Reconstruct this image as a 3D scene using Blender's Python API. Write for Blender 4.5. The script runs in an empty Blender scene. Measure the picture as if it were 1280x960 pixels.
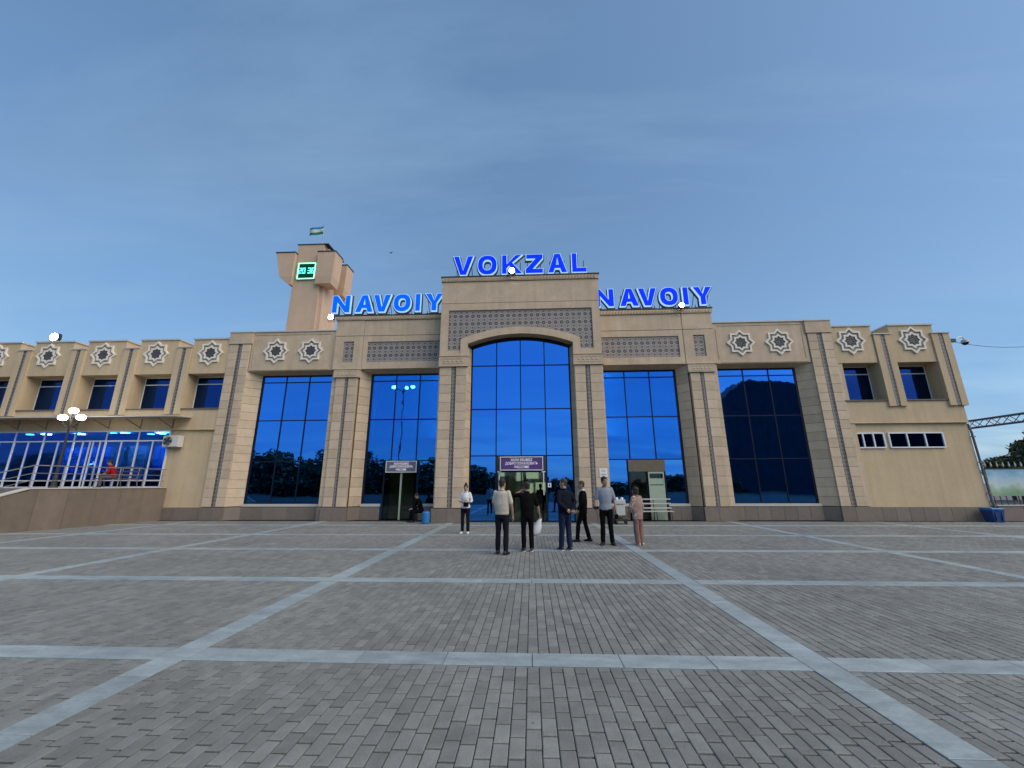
import bpy, math, random
from math import sin, cos, pi, radians
from mathutils import Vector, Matrix, noise as mnoise
random.seed(7)
SC = bpy.context.scene
COL = SC.collection

# ------------------------------------------------------------------ camera
CX, CH = 0.4521, 1.70
yaw, pitch, roll, FPX = 0.0457, 0.2472, -0.0033, 495.87
fwd = Vector((-sin(yaw)*cos(pitch), cos(yaw)*cos(pitch), sin(pitch)))
rgt = Vector((cos(yaw), sin(yaw), 0)); upv = rgt.cross(fwd)
r2 = rgt*cos(roll)+upv*sin(roll); u2 = upv*cos(roll)-rgt*sin(roll)
cd = bpy.data.cameras.new('camera'); cam = bpy.data.objects.new('camera', cd); COL.objects.link(cam)
cam.matrix_world = Matrix(((r2.x, u2.x, -fwd.x, CX), (r2.y, u2.y, -fwd.y, 0), (r2.z, u2.z, -fwd.z, CH), (0, 0, 0, 1)))
cd.sensor_fit = 'HORIZONTAL'; cd.sensor_width = 36; cd.lens = FPX/1280*36
cd.clip_start = 0.05; cd.clip_end = 5000
SC.camera = cam

# ------------------------------------------------------------------ world, sun, exposure
SUN_EL, SUN_AZ = radians(46.0), radians(122)     # azimuth clockwise from +Y: behind the camera
W = bpy.data.worlds.new('World'); SC.world = W; W.use_nodes = True
nt = W.node_tree; nt.nodes.clear()
def N(t, typ, **kw):
    n = t.nodes.new(typ)
    for k, v in kw.items(): setattr(n, k, v)
    return n
wo = N(nt, 'ShaderNodeOutputWorld'); bg = N(nt, 'ShaderNodeBackground'); sky = N(nt, 'ShaderNodeTexSky')
sky.sky_type = 'NISHITA'; sky.sun_disc = False; sky.sun_elevation = SUN_EL; sky.sun_rotation = SUN_AZ
sky.altitude = 300; sky.air_density = 1.0; sky.dust_density = 1.0; sky.ozone_density = 1.0
# thin high cloud: stretched noise on the sky direction projected to a flat layer
tc = N(nt, 'ShaderNodeTexCoord'); sx = N(nt, 'ShaderNodeSeparateXYZ'); nt.links.new(tc.outputs['Generated'], sx.inputs[0])
def M(t, op, a, b=None, c=None, clamp=False):
    n = t.nodes.new('ShaderNodeMath'); n.operation = op; n.use_clamp = clamp
    for i, v in enumerate((a, b, c)):
        if v is None: continue
        if isinstance(v, (int, float)): n.inputs[i].default_value = v
        else: t.links.new(v, n.inputs[i])
    return n.outputs[0]
zz = M(nt, 'ADD', M(nt, 'MAXIMUM', sx.outputs[2], 0.0), 0.12)
cv = N(nt, 'ShaderNodeCombineXYZ')
nt.links.new(M(nt, 'DIVIDE', sx.outputs[0], zz), cv.inputs[0]); nt.links.new(M(nt, 'DIVIDE', sx.outputs[1], zz), cv.inputs[1])
mp = N(nt, 'ShaderNodeMapping'); mp.inputs['Rotation'].default_value = (0, 0, radians(35)); mp.inputs['Scale'].default_value = (0.5, 1.3, 1)
mp.inputs['Location'].default_value = (3.1, 1.7, 0)
nt.links.new(cv.outputs[0], mp.inputs[0])
no = N(nt, 'ShaderNodeTexNoise'); no.inputs['Scale'].default_value = 1.1; no.inputs['Detail'].default_value = 7; no.inputs['Roughness'].default_value = 0.55; no.inputs['Distortion'].default_value = 0.6
nt.links.new(mp.outputs[0], no.inputs['Vector'])
mr = N(nt, 'ShaderNodeMapRange'); mr.inputs[1].default_value = 0.42; mr.inputs[2].default_value = 0.8; mr.inputs[3].default_value = 0.42; mr.inputs[4].default_value = 0.80
nt.links.new(no.outputs['Fac'], mr.inputs[0])
hs = N(nt, 'ShaderNodeMix', data_type='RGBA', blend_type='MULTIPLY'); hs.inputs[0].default_value = 1.0
nt.links.new(sky.outputs[0], hs.inputs[6]); hs.inputs[7].default_value = (1.0, 1.04, 1.0, 1)
mx = N(nt, 'ShaderNodeMix', data_type='RGBA'); nt.links.new(M(nt, 'MULTIPLY', mr.outputs[0], M(nt, 'MULTIPLY_ADD', sx.outputs[2], -0.9, 1.22), clamp=True), mx.inputs[0])
nt.links.new(hs.outputs[2], mx.inputs[6]); mx.inputs[7].default_value = (1.14, 2.52, 4.62, 1)
mp2 = N(nt, 'ShaderNodeMapping'); mp2.inputs['Rotation'].default_value = (0, 0, radians(-28)); mp2.inputs['Scale'].default_value = (0.35, 1.5, 1); mp2.inputs['Location'].default_value = (0.4, 5.2, 0)
nt.links.new(cv.outputs[0], mp2.inputs[0])
n2 = N(nt, 'ShaderNodeTexNoise'); n2.inputs['Scale'].default_value = 0.9; n2.inputs['Detail'].default_value = 8; n2.inputs['Roughness'].default_value = 0.6; n2.inputs['Distortion'].default_value = 0.9
nt.links.new(mp2.outputs[0], n2.inputs['Vector'])
mr2 = N(nt, 'ShaderNodeMapRange'); mr2.inputs[1].default_value = 0.48; mr2.inputs[2].default_value = 0.78; mr2.inputs[3].default_value = 0.0; mr2.inputs[4].default_value = 0.50
nt.links.new(n2.outputs['Fac'], mr2.inputs[0])
mx2 = N(nt, 'ShaderNodeMix', data_type='RGBA'); nt.links.new(mr2.outputs[0], mx2.inputs[0]); nt.links.new(mx.outputs[2], mx2.inputs[6]); mx2.inputs[7].default_value = (2.1, 3.3, 4.7, 1)
nt.links.new(mx2.outputs[2], bg.inputs[0]); bg.inputs[1].default_value = 0.07
nt.links.new(bg.outputs[0], wo.inputs[0])
sl = bpy.data.lights.new('sun', 'SUN'); sl.energy = 1.25; sl.angle = radians(60); sl.color = (1.0, 0.86, 0.70)
so = bpy.data.objects.new('sun', sl); COL.objects.link(so)
sd = Vector((sin(SUN_AZ)*cos(SUN_EL), cos(SUN_AZ)*cos(SUN_EL), sin(SUN_EL)))
so.rotation_euler = sd.to_track_quat('Z', 'Y').to_euler()
SC.view_settings.view_transform = 'Standard'; SC.view_settings.look = 'None'; SC.view_settings.gamma = 1
SC.view_settings.use_curve_mapping = False; SC.view_settings.exposure = 1.15
try:
    SC.cycles.max_bounces = 6; SC.cycles.caustics_reflective = False; SC.cycles.caustics_refractive = False
    SC.cycles.sample_clamp_indirect = 4.0; SC.cycles.use_denoising = True
except Exception: pass

# ------------------------------------------------------------------ materials
def principled(name):
    m = bpy.data.materials.new(name); m.use_nodes = True
    return m, m.node_tree, m.node_tree.nodes['Principled BSDF']
def mat(name, col, rough=0.7, var=0.12, scale=6.0, bump=0.0, bscale=60.0, metal=0.0, rnd=0.0, spec=0.4, stretch=(1, 1, 1), island=0.0, streak=0.0, blotch=0.0):
    """base colour times procedural mottling, per-object or per-island variation, fine relief"""
    m, t, b = principled(name)
    b.inputs['Roughness'].default_value = rough; b.inputs['Metallic'].default_value = metal
    b.inputs['Specular IOR Level'].default_value = spec
    tcn = N(t, 'ShaderNodeTexCoord'); mpn = N(t, 'ShaderNodeMapping'); mpn.inputs['Scale'].default_value = stretch
    geo = N(t, 'ShaderNodeNewGeometry'); oi = N(t, 'ShaderNodeObjectInfo')
    vadd = N(t, 'ShaderNodeVectorMath'); vadd.operation = 'ADD'
    vm = N(t, 'ShaderNodeVectorMath'); vm.operation = 'SCALE'; vm.inputs[3].default_value = 0.0
    t.links.new(geo.outputs['Position'], vadd.inputs[0]); t.links.new(vm.outputs[0], vadd.inputs[1])
    t.links.new(vadd.outputs[0], mpn.inputs[0])
    nz = N(t, 'ShaderNodeTexNoise'); nz.inputs['Scale'].default_value = scale; nz.inputs['Detail'].default_value = 6; nz.inputs['Roughness'].default_value = 0.6
    t.links.new(mpn.outputs[0], nz.inputs['Vector'])
    f = M(t, 'MULTIPLY_ADD', M(t, 'SUBTRACT', nz.outputs['Fac'], 0.5), var*4, 1.0)
    nf = N(t, 'ShaderNodeTexNoise'); nf.inputs['Scale'].default_value = scale*9; nf.inputs['Detail'].default_value = 3
    t.links.new(mpn.outputs[0], nf.inputs['Vector'])
    f = M(t, 'MULTIPLY', f, M(t, 'MULTIPLY_ADD', M(t, 'SUBTRACT', nf.outputs['Fac'], 0.5), var*1.8, 1.0))
    if rnd: f = M(t, 'MULTIPLY', f, M(t, 'MULTIPLY_ADD', M(t, 'SUBTRACT', oi.outputs['Random'], 0.5), rnd*2, 1.0))
    if island: f = M(t, 'MULTIPLY', f, M(t, 'MULTIPLY_ADD', M(t, 'SUBTRACT', geo.outputs['Random Per Island'], 0.5), island*2, 1.0))
    if blotch:      # broad stains and small dark spots of gum and oil
        n3 = N(t, 'ShaderNodeTexNoise'); n3.inputs['Scale'].default_value = 0.45; n3.inputs['Detail'].default_value = 6; n3.inputs['Roughness'].default_value = 0.65; t.links.new(geo.outputs['Position'], n3.inputs['Vector'])
        f = M(t, 'MULTIPLY', f, M(t, 'MULTIPLY_ADD', M(t, 'SUBTRACT', n3.outputs['Fac'], 0.5), blotch*3, 1.0))
        vo = N(t, 'ShaderNodeTexVoronoi'); vo.inputs['Scale'].default_value = 1.7; t.links.new(geo.outputs['Position'], vo.inputs['Vector'])
        sp = M(t, 'LESS_THAN', vo.outputs['Distance'], M(t, 'MULTIPLY', M(t, 'SUBTRACT', n3.outputs['Fac'], 0.42), 0.28))
        f = M(t, 'MULTIPLY', f, M(t, 'MULTIPLY_ADD', sp, -0.35, 1.0))
    if streak:
        ms = N(t, 'ShaderNodeMapping'); ms.inputs['Scale'].default_value = (2.2, 2.2, 0.12); t.links.new(geo.outputs['Position'], ms.inputs[0])
        ns = N(t, 'ShaderNodeTexNoise'); ns.inputs['Scale'].default_value = 1.6; ns.inputs['Detail'].default_value = 5; t.links.new(ms.outputs[0], ns.inputs['Vector'])
        f = M(t, 'MULTIPLY', f, M(t, 'MULTIPLY_ADD', M(t, 'SUBTRACT', ns.outputs['Fac'], 0.5), streak*3, 1.0))
    mc = N(t, 'ShaderNodeVectorMath'); mc.operation = 'SCALE'; mc.inputs[0].default_value = col[:3]
    t.links.new(f, mc.inputs[3]); t.links.new(mc.outputs[0], b.inputs['Base Color'])
    if bump:
        nb = N(t, 'ShaderNodeTexNoise'); nb.inputs['Scale'].default_value = bscale; nb.inputs['Detail'].default_value = 4; t.links.new(mpn.outputs[0], nb.inputs['Vector'])
        bp = N(t, 'ShaderNodeBump'); bp.inputs['Strength'].default_value = bump; bp.inputs['Distance'].default_value = 0.02
        t.links.new(nb.outputs['Fac'], bp.inputs['Height']); t.links.new(bp.outputs[0], b.inputs['Normal'])
    return m
def emit(name, col, strength, rough=0.4):
    m, t, b = principled(name)
    b.inputs['Base Color'].default_value = (*[c*.25 for c in col], 1); b.inputs['Emission Color'].default_value = (*col, 1); b.inputs['Emission Strength'].default_value = strength
    b.inputs['Roughness'].default_value = rough; b.inputs['Specular IOR Level'].default_value = 0.1
    nz = N(t, 'ShaderNodeTexNoise'); nz.inputs['Scale'].default_value = 9
    g = N(t, 'ShaderNodeNewGeometry'); t.links.new(g.outputs['Position'], nz.inputs['Vector'])
    t.links.new(M(t, 'MULTIPLY_ADD', M(t, 'SUBTRACT', nz.outputs['Fac'], 0.5), 0.5*strength, strength), b.inputs['Emission Strength'])
    return m
def mirror_glass(name, tint, trans, rough=0.012, ttint=(0.1, 0.25, 0.6), wav=0.05):
    """coated blue facade glass: tinted mirror with a share of see-through"""
    m = bpy.data.materials.new(name); m.use_nodes = True; t = m.node_tree; t.nodes.clear()
    o = N(t, 'ShaderNodeOutputMaterial'); g = N(t, 'ShaderNodeBsdfGlossy'); g.inputs['Roughness'].default_value = rough
    geo = N(t, 'ShaderNodeNewGeometry')
    mpn = N(t, 'ShaderNodeMapping'); mpn.inputs['Scale'].default_value = (1.2, 1.2, 0.5); t.links.new(geo.outputs['Position'], mpn.inputs[0])
    nz = N(t, 'ShaderNodeTexNoise'); nz.inputs['Scale'].default_value = 1.3; nz.inputs['Detail'].default_value = 2; t.links.new(mpn.outputs[0], nz.inputs['Vector'])
    bp = N(t, 'ShaderNodeBump'); bp.inputs['Strength'].default_value = wav; bp.inputs['Distance'].default_value = 0.05
    t.links.new(nz.outputs['Fac'], bp.inputs['Height']); t.links.new(bp.outputs[0], g.inputs['Normal'])
    oi = N(t, 'ShaderNodeObjectInfo')
    sc = N(t, 'ShaderNodeVectorMath'); sc.operation = 'SCALE'; sc.inputs[0].default_value = tint
    t.links.new(M(t, 'MULTIPLY_ADD', oi.outputs['Random'], 0.10, 0.95), sc.inputs[3]); t.links.new(sc.outputs[0], g.inputs['Color'])
    tr = N(t, 'ShaderNodeBsdfTransparent'); tr.inputs[0].default_value = (*ttint, 1)
    mxs = N(t, 'ShaderNodeMixShader'); mxs.inputs[0].default_value = trans
    t.links.new(g.outputs[0], mxs.inputs[1]); t.links.new(tr.outputs[0], mxs.inputs[2]); t.links.new(mxs.outputs[0], o.inputs[0])
    return m
def pattern_mat(name, px, pz, base, dark, light):
    """carved/tiled girih lattice: big rosettes, small knots and star lines, in metres along X and Z"""
    m, t, b = principled(name); b.inputs['Roughness'].default_value = 0.6
    geo = N(t, 'ShaderNodeNewGeometry'); s = N(t, 'ShaderNodeSeparateXYZ'); t.links.new(geo.outputs['Position'], s.inputs[0])
    def cell(v, p, off): return M(t, 'MULTIPLY', M(t, 'SUBTRACT', M(t, 'FRACT', M(t, 'ADD', M(t, 'DIVIDE', v, p), off)), 0.5), p)
    def rad(u, w, k): return M(t, 'SQRT', M(t, 'ADD', M(t, 'MULTIPLY', u, u), M(t, 'MULTIPLY', M(t, 'MULTIPLY', w, w), k)))
    u = cell(s.outputs[0], px, 100.5); w = cell(s.outputs[2], pz, 100.5); w2 = cell(s.outputs[2], pz, 100.0); u2_ = cell(s.outputs[0], px, 100.0)
    r = rad(u, w, 1.0); ang = M(t, 'ARCTAN2', w, u)
    wob = M(t, 'MULTIPLY_ADD', M(t, 'COSINE', M(t, 'MULTIPLY', ang, 8.0)), 0.12, 1.0)
    ros = M(t, 'LESS_THAN', r, M(t, 'MULTIPLY', wob, px*0.33))
    core = M(t, 'LESS_THAN', r, px*0.10)
    ring = M(t, 'LESS_THAN', M(t, 'ABSOLUTE', M(t, 'SUBTRACT', r, px*0.42)), px*0.035)
    dot = M(t, 'LESS_THAN', rad(u, w2, 1.0), px*0.13); dot2 = M(t, 'LESS_THAN', rad(u2_, w, 1.0), px*0.07)
    diag = M(t, 'LESS_THAN', M(t, 'ABSOLUTE', M(t, 'SUBTRACT', M(t, 'ADD', M(t, 'ABSOLUTE', u), M(t, 'MULTIPLY', M(t, 'ABSOLUTE', w), px/pz)), px*0.36)), px*0.03)
    def mixc(f, a, bb):
        n = N(t, 'ShaderNodeMix', data_type='RGBA'); t.links.new(f, n.inputs[0])
        for i, v in ((6, a), (7, bb)):
            if isinstance(v, tuple): n.inputs[i].default_value = (*v, 1)
            else: t.links.new(v, n.inputs[i])
        return n.outputs[2]
    c = mixc(ring, base, light); c = mixc(diag, c, light); c = mixc(ros, c, dark); c = mixc(dot, c, tuple(x*0.7 for x in dark)); c = mixc(dot2, c, dark); c = mixc(core, c, base)
    nz = N(t, 'ShaderNodeTexNoise'); nz.inputs['Scale'].default_value = 5; nz.inputs['Detail'].default_value = 5; t.links.new(geo.outputs['Position'], nz.inputs['Vector'])
    vv = N(t, 'ShaderNodeVectorMath'); vv.operation = 'SCALE'; t.links.new(c, vv.inputs[0]); t.links.new(M(t, 'MULTIPLY_ADD', nz.outputs['Fac'], 0.5, 0.75), vv.inputs[3])
    t.links.new(vv.outputs[0], b.inputs['Base Color'])
    bp = N(t, 'ShaderNodeBump'); bp.inputs['Strength'].default_value = 0.6; bp.inputs['Distance'].default_value = 0.02; bp.invert = True
    t.links.new(M(t, 'MAXIMUM', ros, dot), bp.inputs['Height']); t.links.new(bp.outputs[0], b.inputs['Normal'])
    return m

STONE = (0.565, 0.445, 0.312)
MT = {
 'stone': mat('travertine block', STONE, 0.75, 0.10, 3.0, 0.25, 45, rnd=0.11, streak=0.08),
 'stonewall': mat('travertine wall', (0.54, 0.422, 0.298), 0.78, 0.13, 1.5, 0.2, 40, streak=0.13),
 'joint': mat('dark joint mortar', (0.10, 0.08, 0.06), 0.9, 0.1),
 'plaster': mat('yellow beige plaster', (0.57, 0.44, 0.28), 0.9, 0.08, 1.1, 0.35, 120, streak=0.12),
 'plasterpink': mat('tower plaster', (0.56, 0.41, 0.295), 0.9, 0.07, 1.2, 0.3, 90, streak=0.08),
 'plinth': mat('brown granite plinth', (0.20, 0.165, 0.135), 0.6, 0.10, 5.0, 0.15, 80, rnd=0.08, streak=0.06),
 'plinthwall': mat('brown stone retaining slab', (0.175, 0.14, 0.11), 0.7, 0.12, 2.5, 0.2, 60, rnd=0.10, streak=0.10),
 'cap': mat('pale sheet metal coping', (0.52, 0.50, 0.46), 0.5, 0.06, 2, metal=0.0),
 'dark': mat('dark roof edge', (0.05, 0.047, 0.045), 0.6, 0.1),
 'white': mat('white frame', (0.74, 0.76, 0.78), 0.45, 0.04, 4),
 'star': mat('white carved stone star', (0.80, 0.75, 0.66), 0.7, 0.06, 6, 0.2, 60),
 'stargrey': mat('grey star field', (0.33, 0.28, 0.22), 0.8, 0.1, 8, 0.3, 60),
 'stardark': mat('dark star tile', (0.075, 0.075, 0.08), 0.5, 0.2, 14, 0.3, 70),
 'mullion': mat('navy aluminium mullion', (0.007, 0.010, 0.024), 0.5, 0.1, 5, spec=.2),
 'sill': mat('brown window sill', (0.16, 0.12, 0.10), 0.6, 0.1),
 'pattern': pattern_mat('girih lattice panel', 0.302, 0.42, (0.27, 0.24, 0.22), (0.085, 0.076, 0.076), (0.40, 0.36, 0.32)),
 'strip': pattern_mat('girih strip', 0.19, 0.19, (0.20, 0.185, 0.18), (0.05, 0.05, 0.055), (0.33, 0.30, 0.28)),
 'glass': mirror_glass('blue coated glass', (0.05, 0.26, 0.82), 0.0),
 'glasslit': mirror_glass('blue glass of the lit hall', (0.04, 0.27, 0.86), 0.36, ttint=(0.10, 0.52, 1.0)),
 'glassdk': mirror_glass('dark blue window glass', (0.025, 0.075, 0.30), 0.35),
 'glassshop': mirror_glass('blue shop glass', (0.05, 0.17, 0.60), 0.75, ttint=(0.16, 0.42, 0.95)),
 'glassclear': mirror_glass('clear door glass', (0.12, 0.16, 0.18), 0.75, ttint=(0.52, 0.58, 0.50)),
 'paver': mat('grey paver', (0.183, 0.190, 0.180), 0.72, 0.19, 6, 0.4, 90, rnd=0.15, blotch=0.28),
 'pavers': mat('grey paver field', (0.183, 0.190, 0.180), 0.72, 0.19, 6, 0.4, 90, island=0.15, blotch=0.28),
 'granite': mat('pale blue grey granite', (0.258, 0.308, 0.318), 0.5, 0.28, 2.6, 0.05, 80, rnd=0.10, blotch=0.2, stretch=(1, 2.6, 1)),
 'bed': mat('paver joint sand', (0.025, 0.025, 0.024), 0.95, 0.15, 12),
 'ground': mat('distant ground', (0.14, 0.14, 0.135), 0.95, 0.15, 0.3),
 'metal': mat('dark painted metal', (0.035, 0.036, 0.04), 0.45, 0.1),
 'steel': mat('brushed steel', (0.42, 0.42, 0.43), 0.35, 0.06, metal=0.8),
 'greymetal': mat('grey weathered metal', (0.22, 0.21, 0.20), 0.6, 0.1),
 'rust': mat('rusty grey truss', (0.13, 0.11, 0.11), 0.7, 0.15, 4),
 'whiteplastic': mat('white plastic', (0.50, 0.50, 0.47), 0.5, 0.05),
 'paper': mat('white paper', (0.80, 0.80, 0.80), 0.8, 0.02),
 'bluebin': mat('blue plastic', (0.02, 0.16, 0.42), 0.5, 0.1),
 'bluebindk': mat('dark blue plastic', (0.015, 0.06, 0.19), 0.5, 0.1),
 'black': mat('black rubber', (0.012, 0.012, 0.013), 0.6, 0.1),
 'purple': mat('purple sign panel', (0.10, 0.045, 0.20), 0.5, 0.05),
 'greysign': mat('slate sign panel', (0.14, 0.14, 0.20), 0.5, 0.05),
 'signtext': emit('white lettering', (0.85, 0.85, 0.9), 0.25),
 'blueface': emit('blue lit letter face', (0.0, 0.028, 0.74), 0.52, 0.7),
 'washedface': emit('flare washed letter face', (0.0, 0.10, 0.78), 0.55, 0.7),  # flare wash put into the blue of these letters
 'letteredge': emit('white lit letter border', (0.42, 0.70, 1.0), 0.42),
 'clockface': emit('dark green clock screen', (0.0, 0.055, 0.02), 0.35),
 'clockedge': emit('green clock border tube', (0.30, 1.0, 0.60), 1.1),
 'clockdigit': emit('cyan clock digits', (0.10, 1.0, 0.75), 1.2),
 'lamp': emit('lit lamp globe', (1.0, 0.97, 0.88), 9.0),
 'flood': emit('lit floodlight lens', (0.97, 1.0, 0.93), 30.0),
 'ceilinglamp': emit('lit ceiling panel', (0.93, 1.0, 0.92), 9.0),
 'halllamp': emit('lit hall lamp', (0.9, 1.0, 1.0), 20.0),
 'spotlamp': emit('lit ticket hall spot', (0.9, 1.0, 1.0), 45.0),
 'brightwin': emit('bright far window', (0.85, 0.95, 0.80), 0.65),
 'inner': mat('interior wall', (0.42, 0.43, 0.38), 0.8, 0.08),
 'innerblue': mat('interior blue panel', (0.10, 0.30, 0.65), 0.6, 0.08),
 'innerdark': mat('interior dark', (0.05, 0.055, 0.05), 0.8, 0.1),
 'panelbeige': mat('bronze vestibule panel', (0.155, 0.13, 0.09), 0.35, 0.12, 3),
 'greendoor': mat('pale green door leaf', (0.36, 0.43, 0.34), 0.5, 0.07),
 'wood': mat('dark bench slat', (0.10, 0.08, 0.07), 0.6, 0.15),
 'bark': mat('tree bark', (0.07, 0.055, 0.04), 0.9, 0.2, 6, 0.5, 20),
 'leaf': mat('tree leaf', (0.045, 0.075, 0.03), 0.7, 0.2, 1.5, island=0.45),
 'standin': mat('dark stand-in block', (0.055, 0.055, 0.06), 0.8, 0.2, 0.5, streak=.35),
 'flagblue': mat('flag blue cloth', (0.01, 0.18, 0.36), 0.8, 0.08), 'flagwhite': mat('flag white cloth', (0.66, 0.68, 0.68), 0.8, 0.05),
 'flaggreen': mat('flag green cloth', (0.01, 0.17, 0.08), 0.8, 0.08), 'flagred': mat('flag red stripe', (0.4, 0.03, 0.05), 0.8, 0.08),
 'ac': mat('off white appliance', (0.62, 0.61, 0.57), 0.5, 0.05),
 'eye': mat('dark eye', (0.02, 0.015, 0.012), 0.3, 0.0),
 'lip': mat('lips', (0.28, 0.10, 0.08), 0.5, 0.05),
}
def banner_mat():
    m, t, b = principled('printed landscape banner'); b.inputs['Roughness'].default_value = 0.6
    g = N(t, 'ShaderNodeNewGeometry'); s = N(t, 'ShaderNodeSeparateXYZ'); t.links.new(g.outputs['Position'], s.inputs[0])
    nz = N(t, 'ShaderNodeTexNoise'); nz.inputs['Scale'].default_value = 2.2; nz.inputs['Detail'].default_value = 6; t.links.new(g.outputs['Position'], nz.inputs['Vector'])
    f = M(t, 'ADD', M(t, 'DIVIDE', M(t, 'SUBTRACT', s.outputs[2], 1.1), 1.2), M(t, 'MULTIPLY', M(t, 'SUBTRACT', nz.outputs['Fac'], 0.5), 0.7))
    r = N(t, 'ShaderNodeValToRGB'); e = r.color_ramp.elements
    e[0].position = 0.05; e[0].color = (0.20, 0.34, 0.20, 1); e[1].position = 0.95; e[1].color = (0.20, 0.42, 0.58, 1)
    for p_, c_ in ((0.25, (0.34, 0.48, 0.34, 1)), (0.42, (0.52, 0.62, 0.62, 1)), (0.7, (0.40, 0.58, 0.70, 1))):
        x = e.new(p_); x.color = c_
    t.links.new(f, r.inputs[0]); t.links.new(r.outputs[0], b.inputs['Base Color'])
    return m
MT['banner'] = banner_mat()

# ------------------------------------------------------------------ mesh helpers
class MB:
    def __init__(s): s.v = []; s.f = []; s.mi = []
    def add(s, vs, fs, mi=0):
        o = len(s.v); s.v += [tuple(v) for v in vs]; s.f += [tuple(i+o for i in f) for f in fs]; s.mi += [mi]*len(fs); return s
    def box(s, x0, x1, y0, y1, z0, z1, mi=0):
        if x0 > x1: x0, x1 = x1, x0
        return s.add([(x0, y0, z0), (x1, y0, z0), (x1, y1, z0), (x0, y1, z0), (x0, y0, z1), (x1, y0, z1), (x1, y1, z1), (x0, y1, z1)],
                     [(0, 3, 2, 1), (4, 5, 6, 7), (0, 1, 5, 4), (1, 2, 6, 5), (2, 3, 7, 6), (3, 0, 4, 7)], mi)
    def bbox(s, x0, x1, y0, y1, z0, z1, c=0.012, mi=0):
        """box whose front (low y) edges are chamfered"""
        if x0 > x1: x0, x1 = x1, x0
        return s.add([(x0+c, y0, z0+c), (x1-c, y0, z0+c), (x1-c, y0, z1-c), (x0+c, y0, z1-c),
                      (x0, y0+c, z0), (x1, y0+c, z0), (x1, y0+c, z1), (x0, y0+c, z1),
                      (x0, y1, z0), (x1, y1, z0), (x1, y1, z1), (x0, y1, z1)],
                     [(0, 1, 2, 3), (4, 5, 1, 0), (5, 6, 2, 1), (6, 7, 3, 2), (7, 4, 0, 3), (8, 9, 5, 4), (9, 10, 6, 5), (10, 11, 7, 6), (11, 8, 4, 7), (8, 11, 10, 9)], mi)
    def prism(s, poly, y0, y1, mi=0):
        """polygon in XZ (counter-clockwise seen from -Y) extruded along Y"""
        n = len(poly)
        a = sum(poly[i][0]*poly[(i+1) % n][1]-poly[(i+1) % n][0]*poly[i][1] for i in range(n))
        if a < 0: poly = poly[::-1]
        vs = [(x, y0, z) for x, z in poly]+[(x, y1, z) for x, z in poly]
        fs = [tuple(range(n)), tuple(range(2*n-1, n-1, -1))]+[(i, i+n, (i+1) % n+n, (i+1) % n) for i in range(n)]
        return s.add(vs, fs, mi)
    def band(s, A, B, y0, y1, mi=0):
        """strip between polylines A and B (XZ), extruded along Y"""
        n = len(A); vs = [(x, y0, z) for x, z in A]+[(x, y0, z) for x, z in B]+[(x, y1, z) for x, z in A]+[(x, y1, z) for x, z in B]
        fs = []
        for i in range(n-1):
            fs += [(i, i+1, n+i+1, n+i), (2*n+i, 3*n+i, 3*n+i+1, 2*n+i+1), (i, 2*n+i, 2*n+i+1, i+1), (n+i, n+i+1, 3*n+i+1, 3*n+i)]
        fs += [(0, n, 3*n, 2*n), (n-1, 3*n-1, 4*n-1, 2*n-1)]
        return s.add(vs, fs, mi)
    def tube(s, p, q, r, r1=None, n=8, mi=0):
        p = Vector(p); q = Vector(q); d = (q-p).normalized(); a = d.orthogonal().normalized(); b = d.cross(a); r1 = r if r1 is None else r1
        vs = [p+(a*cos(2*pi*i/n)+b*sin(2*pi*i/n))*r for i in range(n)]+[q+(a*cos(2*pi*i/n)+b*sin(2*pi*i/n))*r1 for i in range(n)]
        fs = [(i, (i+1) % n, (i+1) % n+n, i+n) for i in range(n)]+[tuple(range(n-1, -1, -1)), tuple(range(n, 2*n))]
        return s.add(vs, fs, mi)
    def path(s, pts, r, n=8, mi=0):
        for a, b in zip(pts[:-1], pts[1:]): s.tube(a, b, r, n=n, mi=mi)
        return s
    def ball(s, c, rx, ry=None, rz=None, n=12, k=8, mi=0):
        ry = rx if ry is None else ry; rz = rx if rz is None else rz
        vs = [(c[0], c[1], c[2]-rz)]
        for j in range(1, k):
            t = -pi/2+pi*j/k
            vs += [(c[0]+rx*cos(t)*cos(2*pi*i/n), c[1]+ry*cos(t)*sin(2*pi*i/n), c[2]+rz*sin(t)) for i in range(n)]
        vs.append((c[0], c[1], c[2]+rz)); fs = [(0, 1+(i+1) % n, 1+i) for i in range(n)]
        for j in range(k-2): fs += [(1+j*n+i, 1+j*n+(i+1) % n, 1+(j+1)*n+(i+1) % n, 1+(j+1)*n+i) for i in range(n)]
        o = 1+(k-2)*n; fs += [(o+i, o+(i+1) % n, len(vs)-1) for i in range(n)]
        return s.add(vs, fs, mi)
    def lathe(s, prof, c=(0, 0, 0), n=14, mi=0):
        m = len(prof); vs = [(c[0]+r*cos(2*pi*i/n), c[1]+r*sin(2*pi*i/n), c[2]+z) for r, z in prof for i in range(n)]
        fs = [(j*n+i, j*n+(i+1) % n, (j+1)*n+(i+1) % n, (j+1)*n+i) for j in range(m-1) for i in range(n)]
        fs += [tuple(range(n-1, -1, -1)), tuple(range((m-1)*n, m*n))]
        return s.add(vs, fs, mi)
    def rings(s, rings, mi=0):
        """closed loft through rings (lists of equal length)"""
        n = len(rings[0]); vs = [v for r in rings for v in r]; m = len(rings)
        fs = [(j*n+i, j*n+(i+1) % n, (j+1)*n+(i+1) % n, (j+1)*n+i) for j in range(m-1) for i in range(n)]
        fs += [tuple(range(n-1, -1, -1)), tuple(range((m-1)*n, m*n))]
        return s.add(vs, fs, mi)
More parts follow.
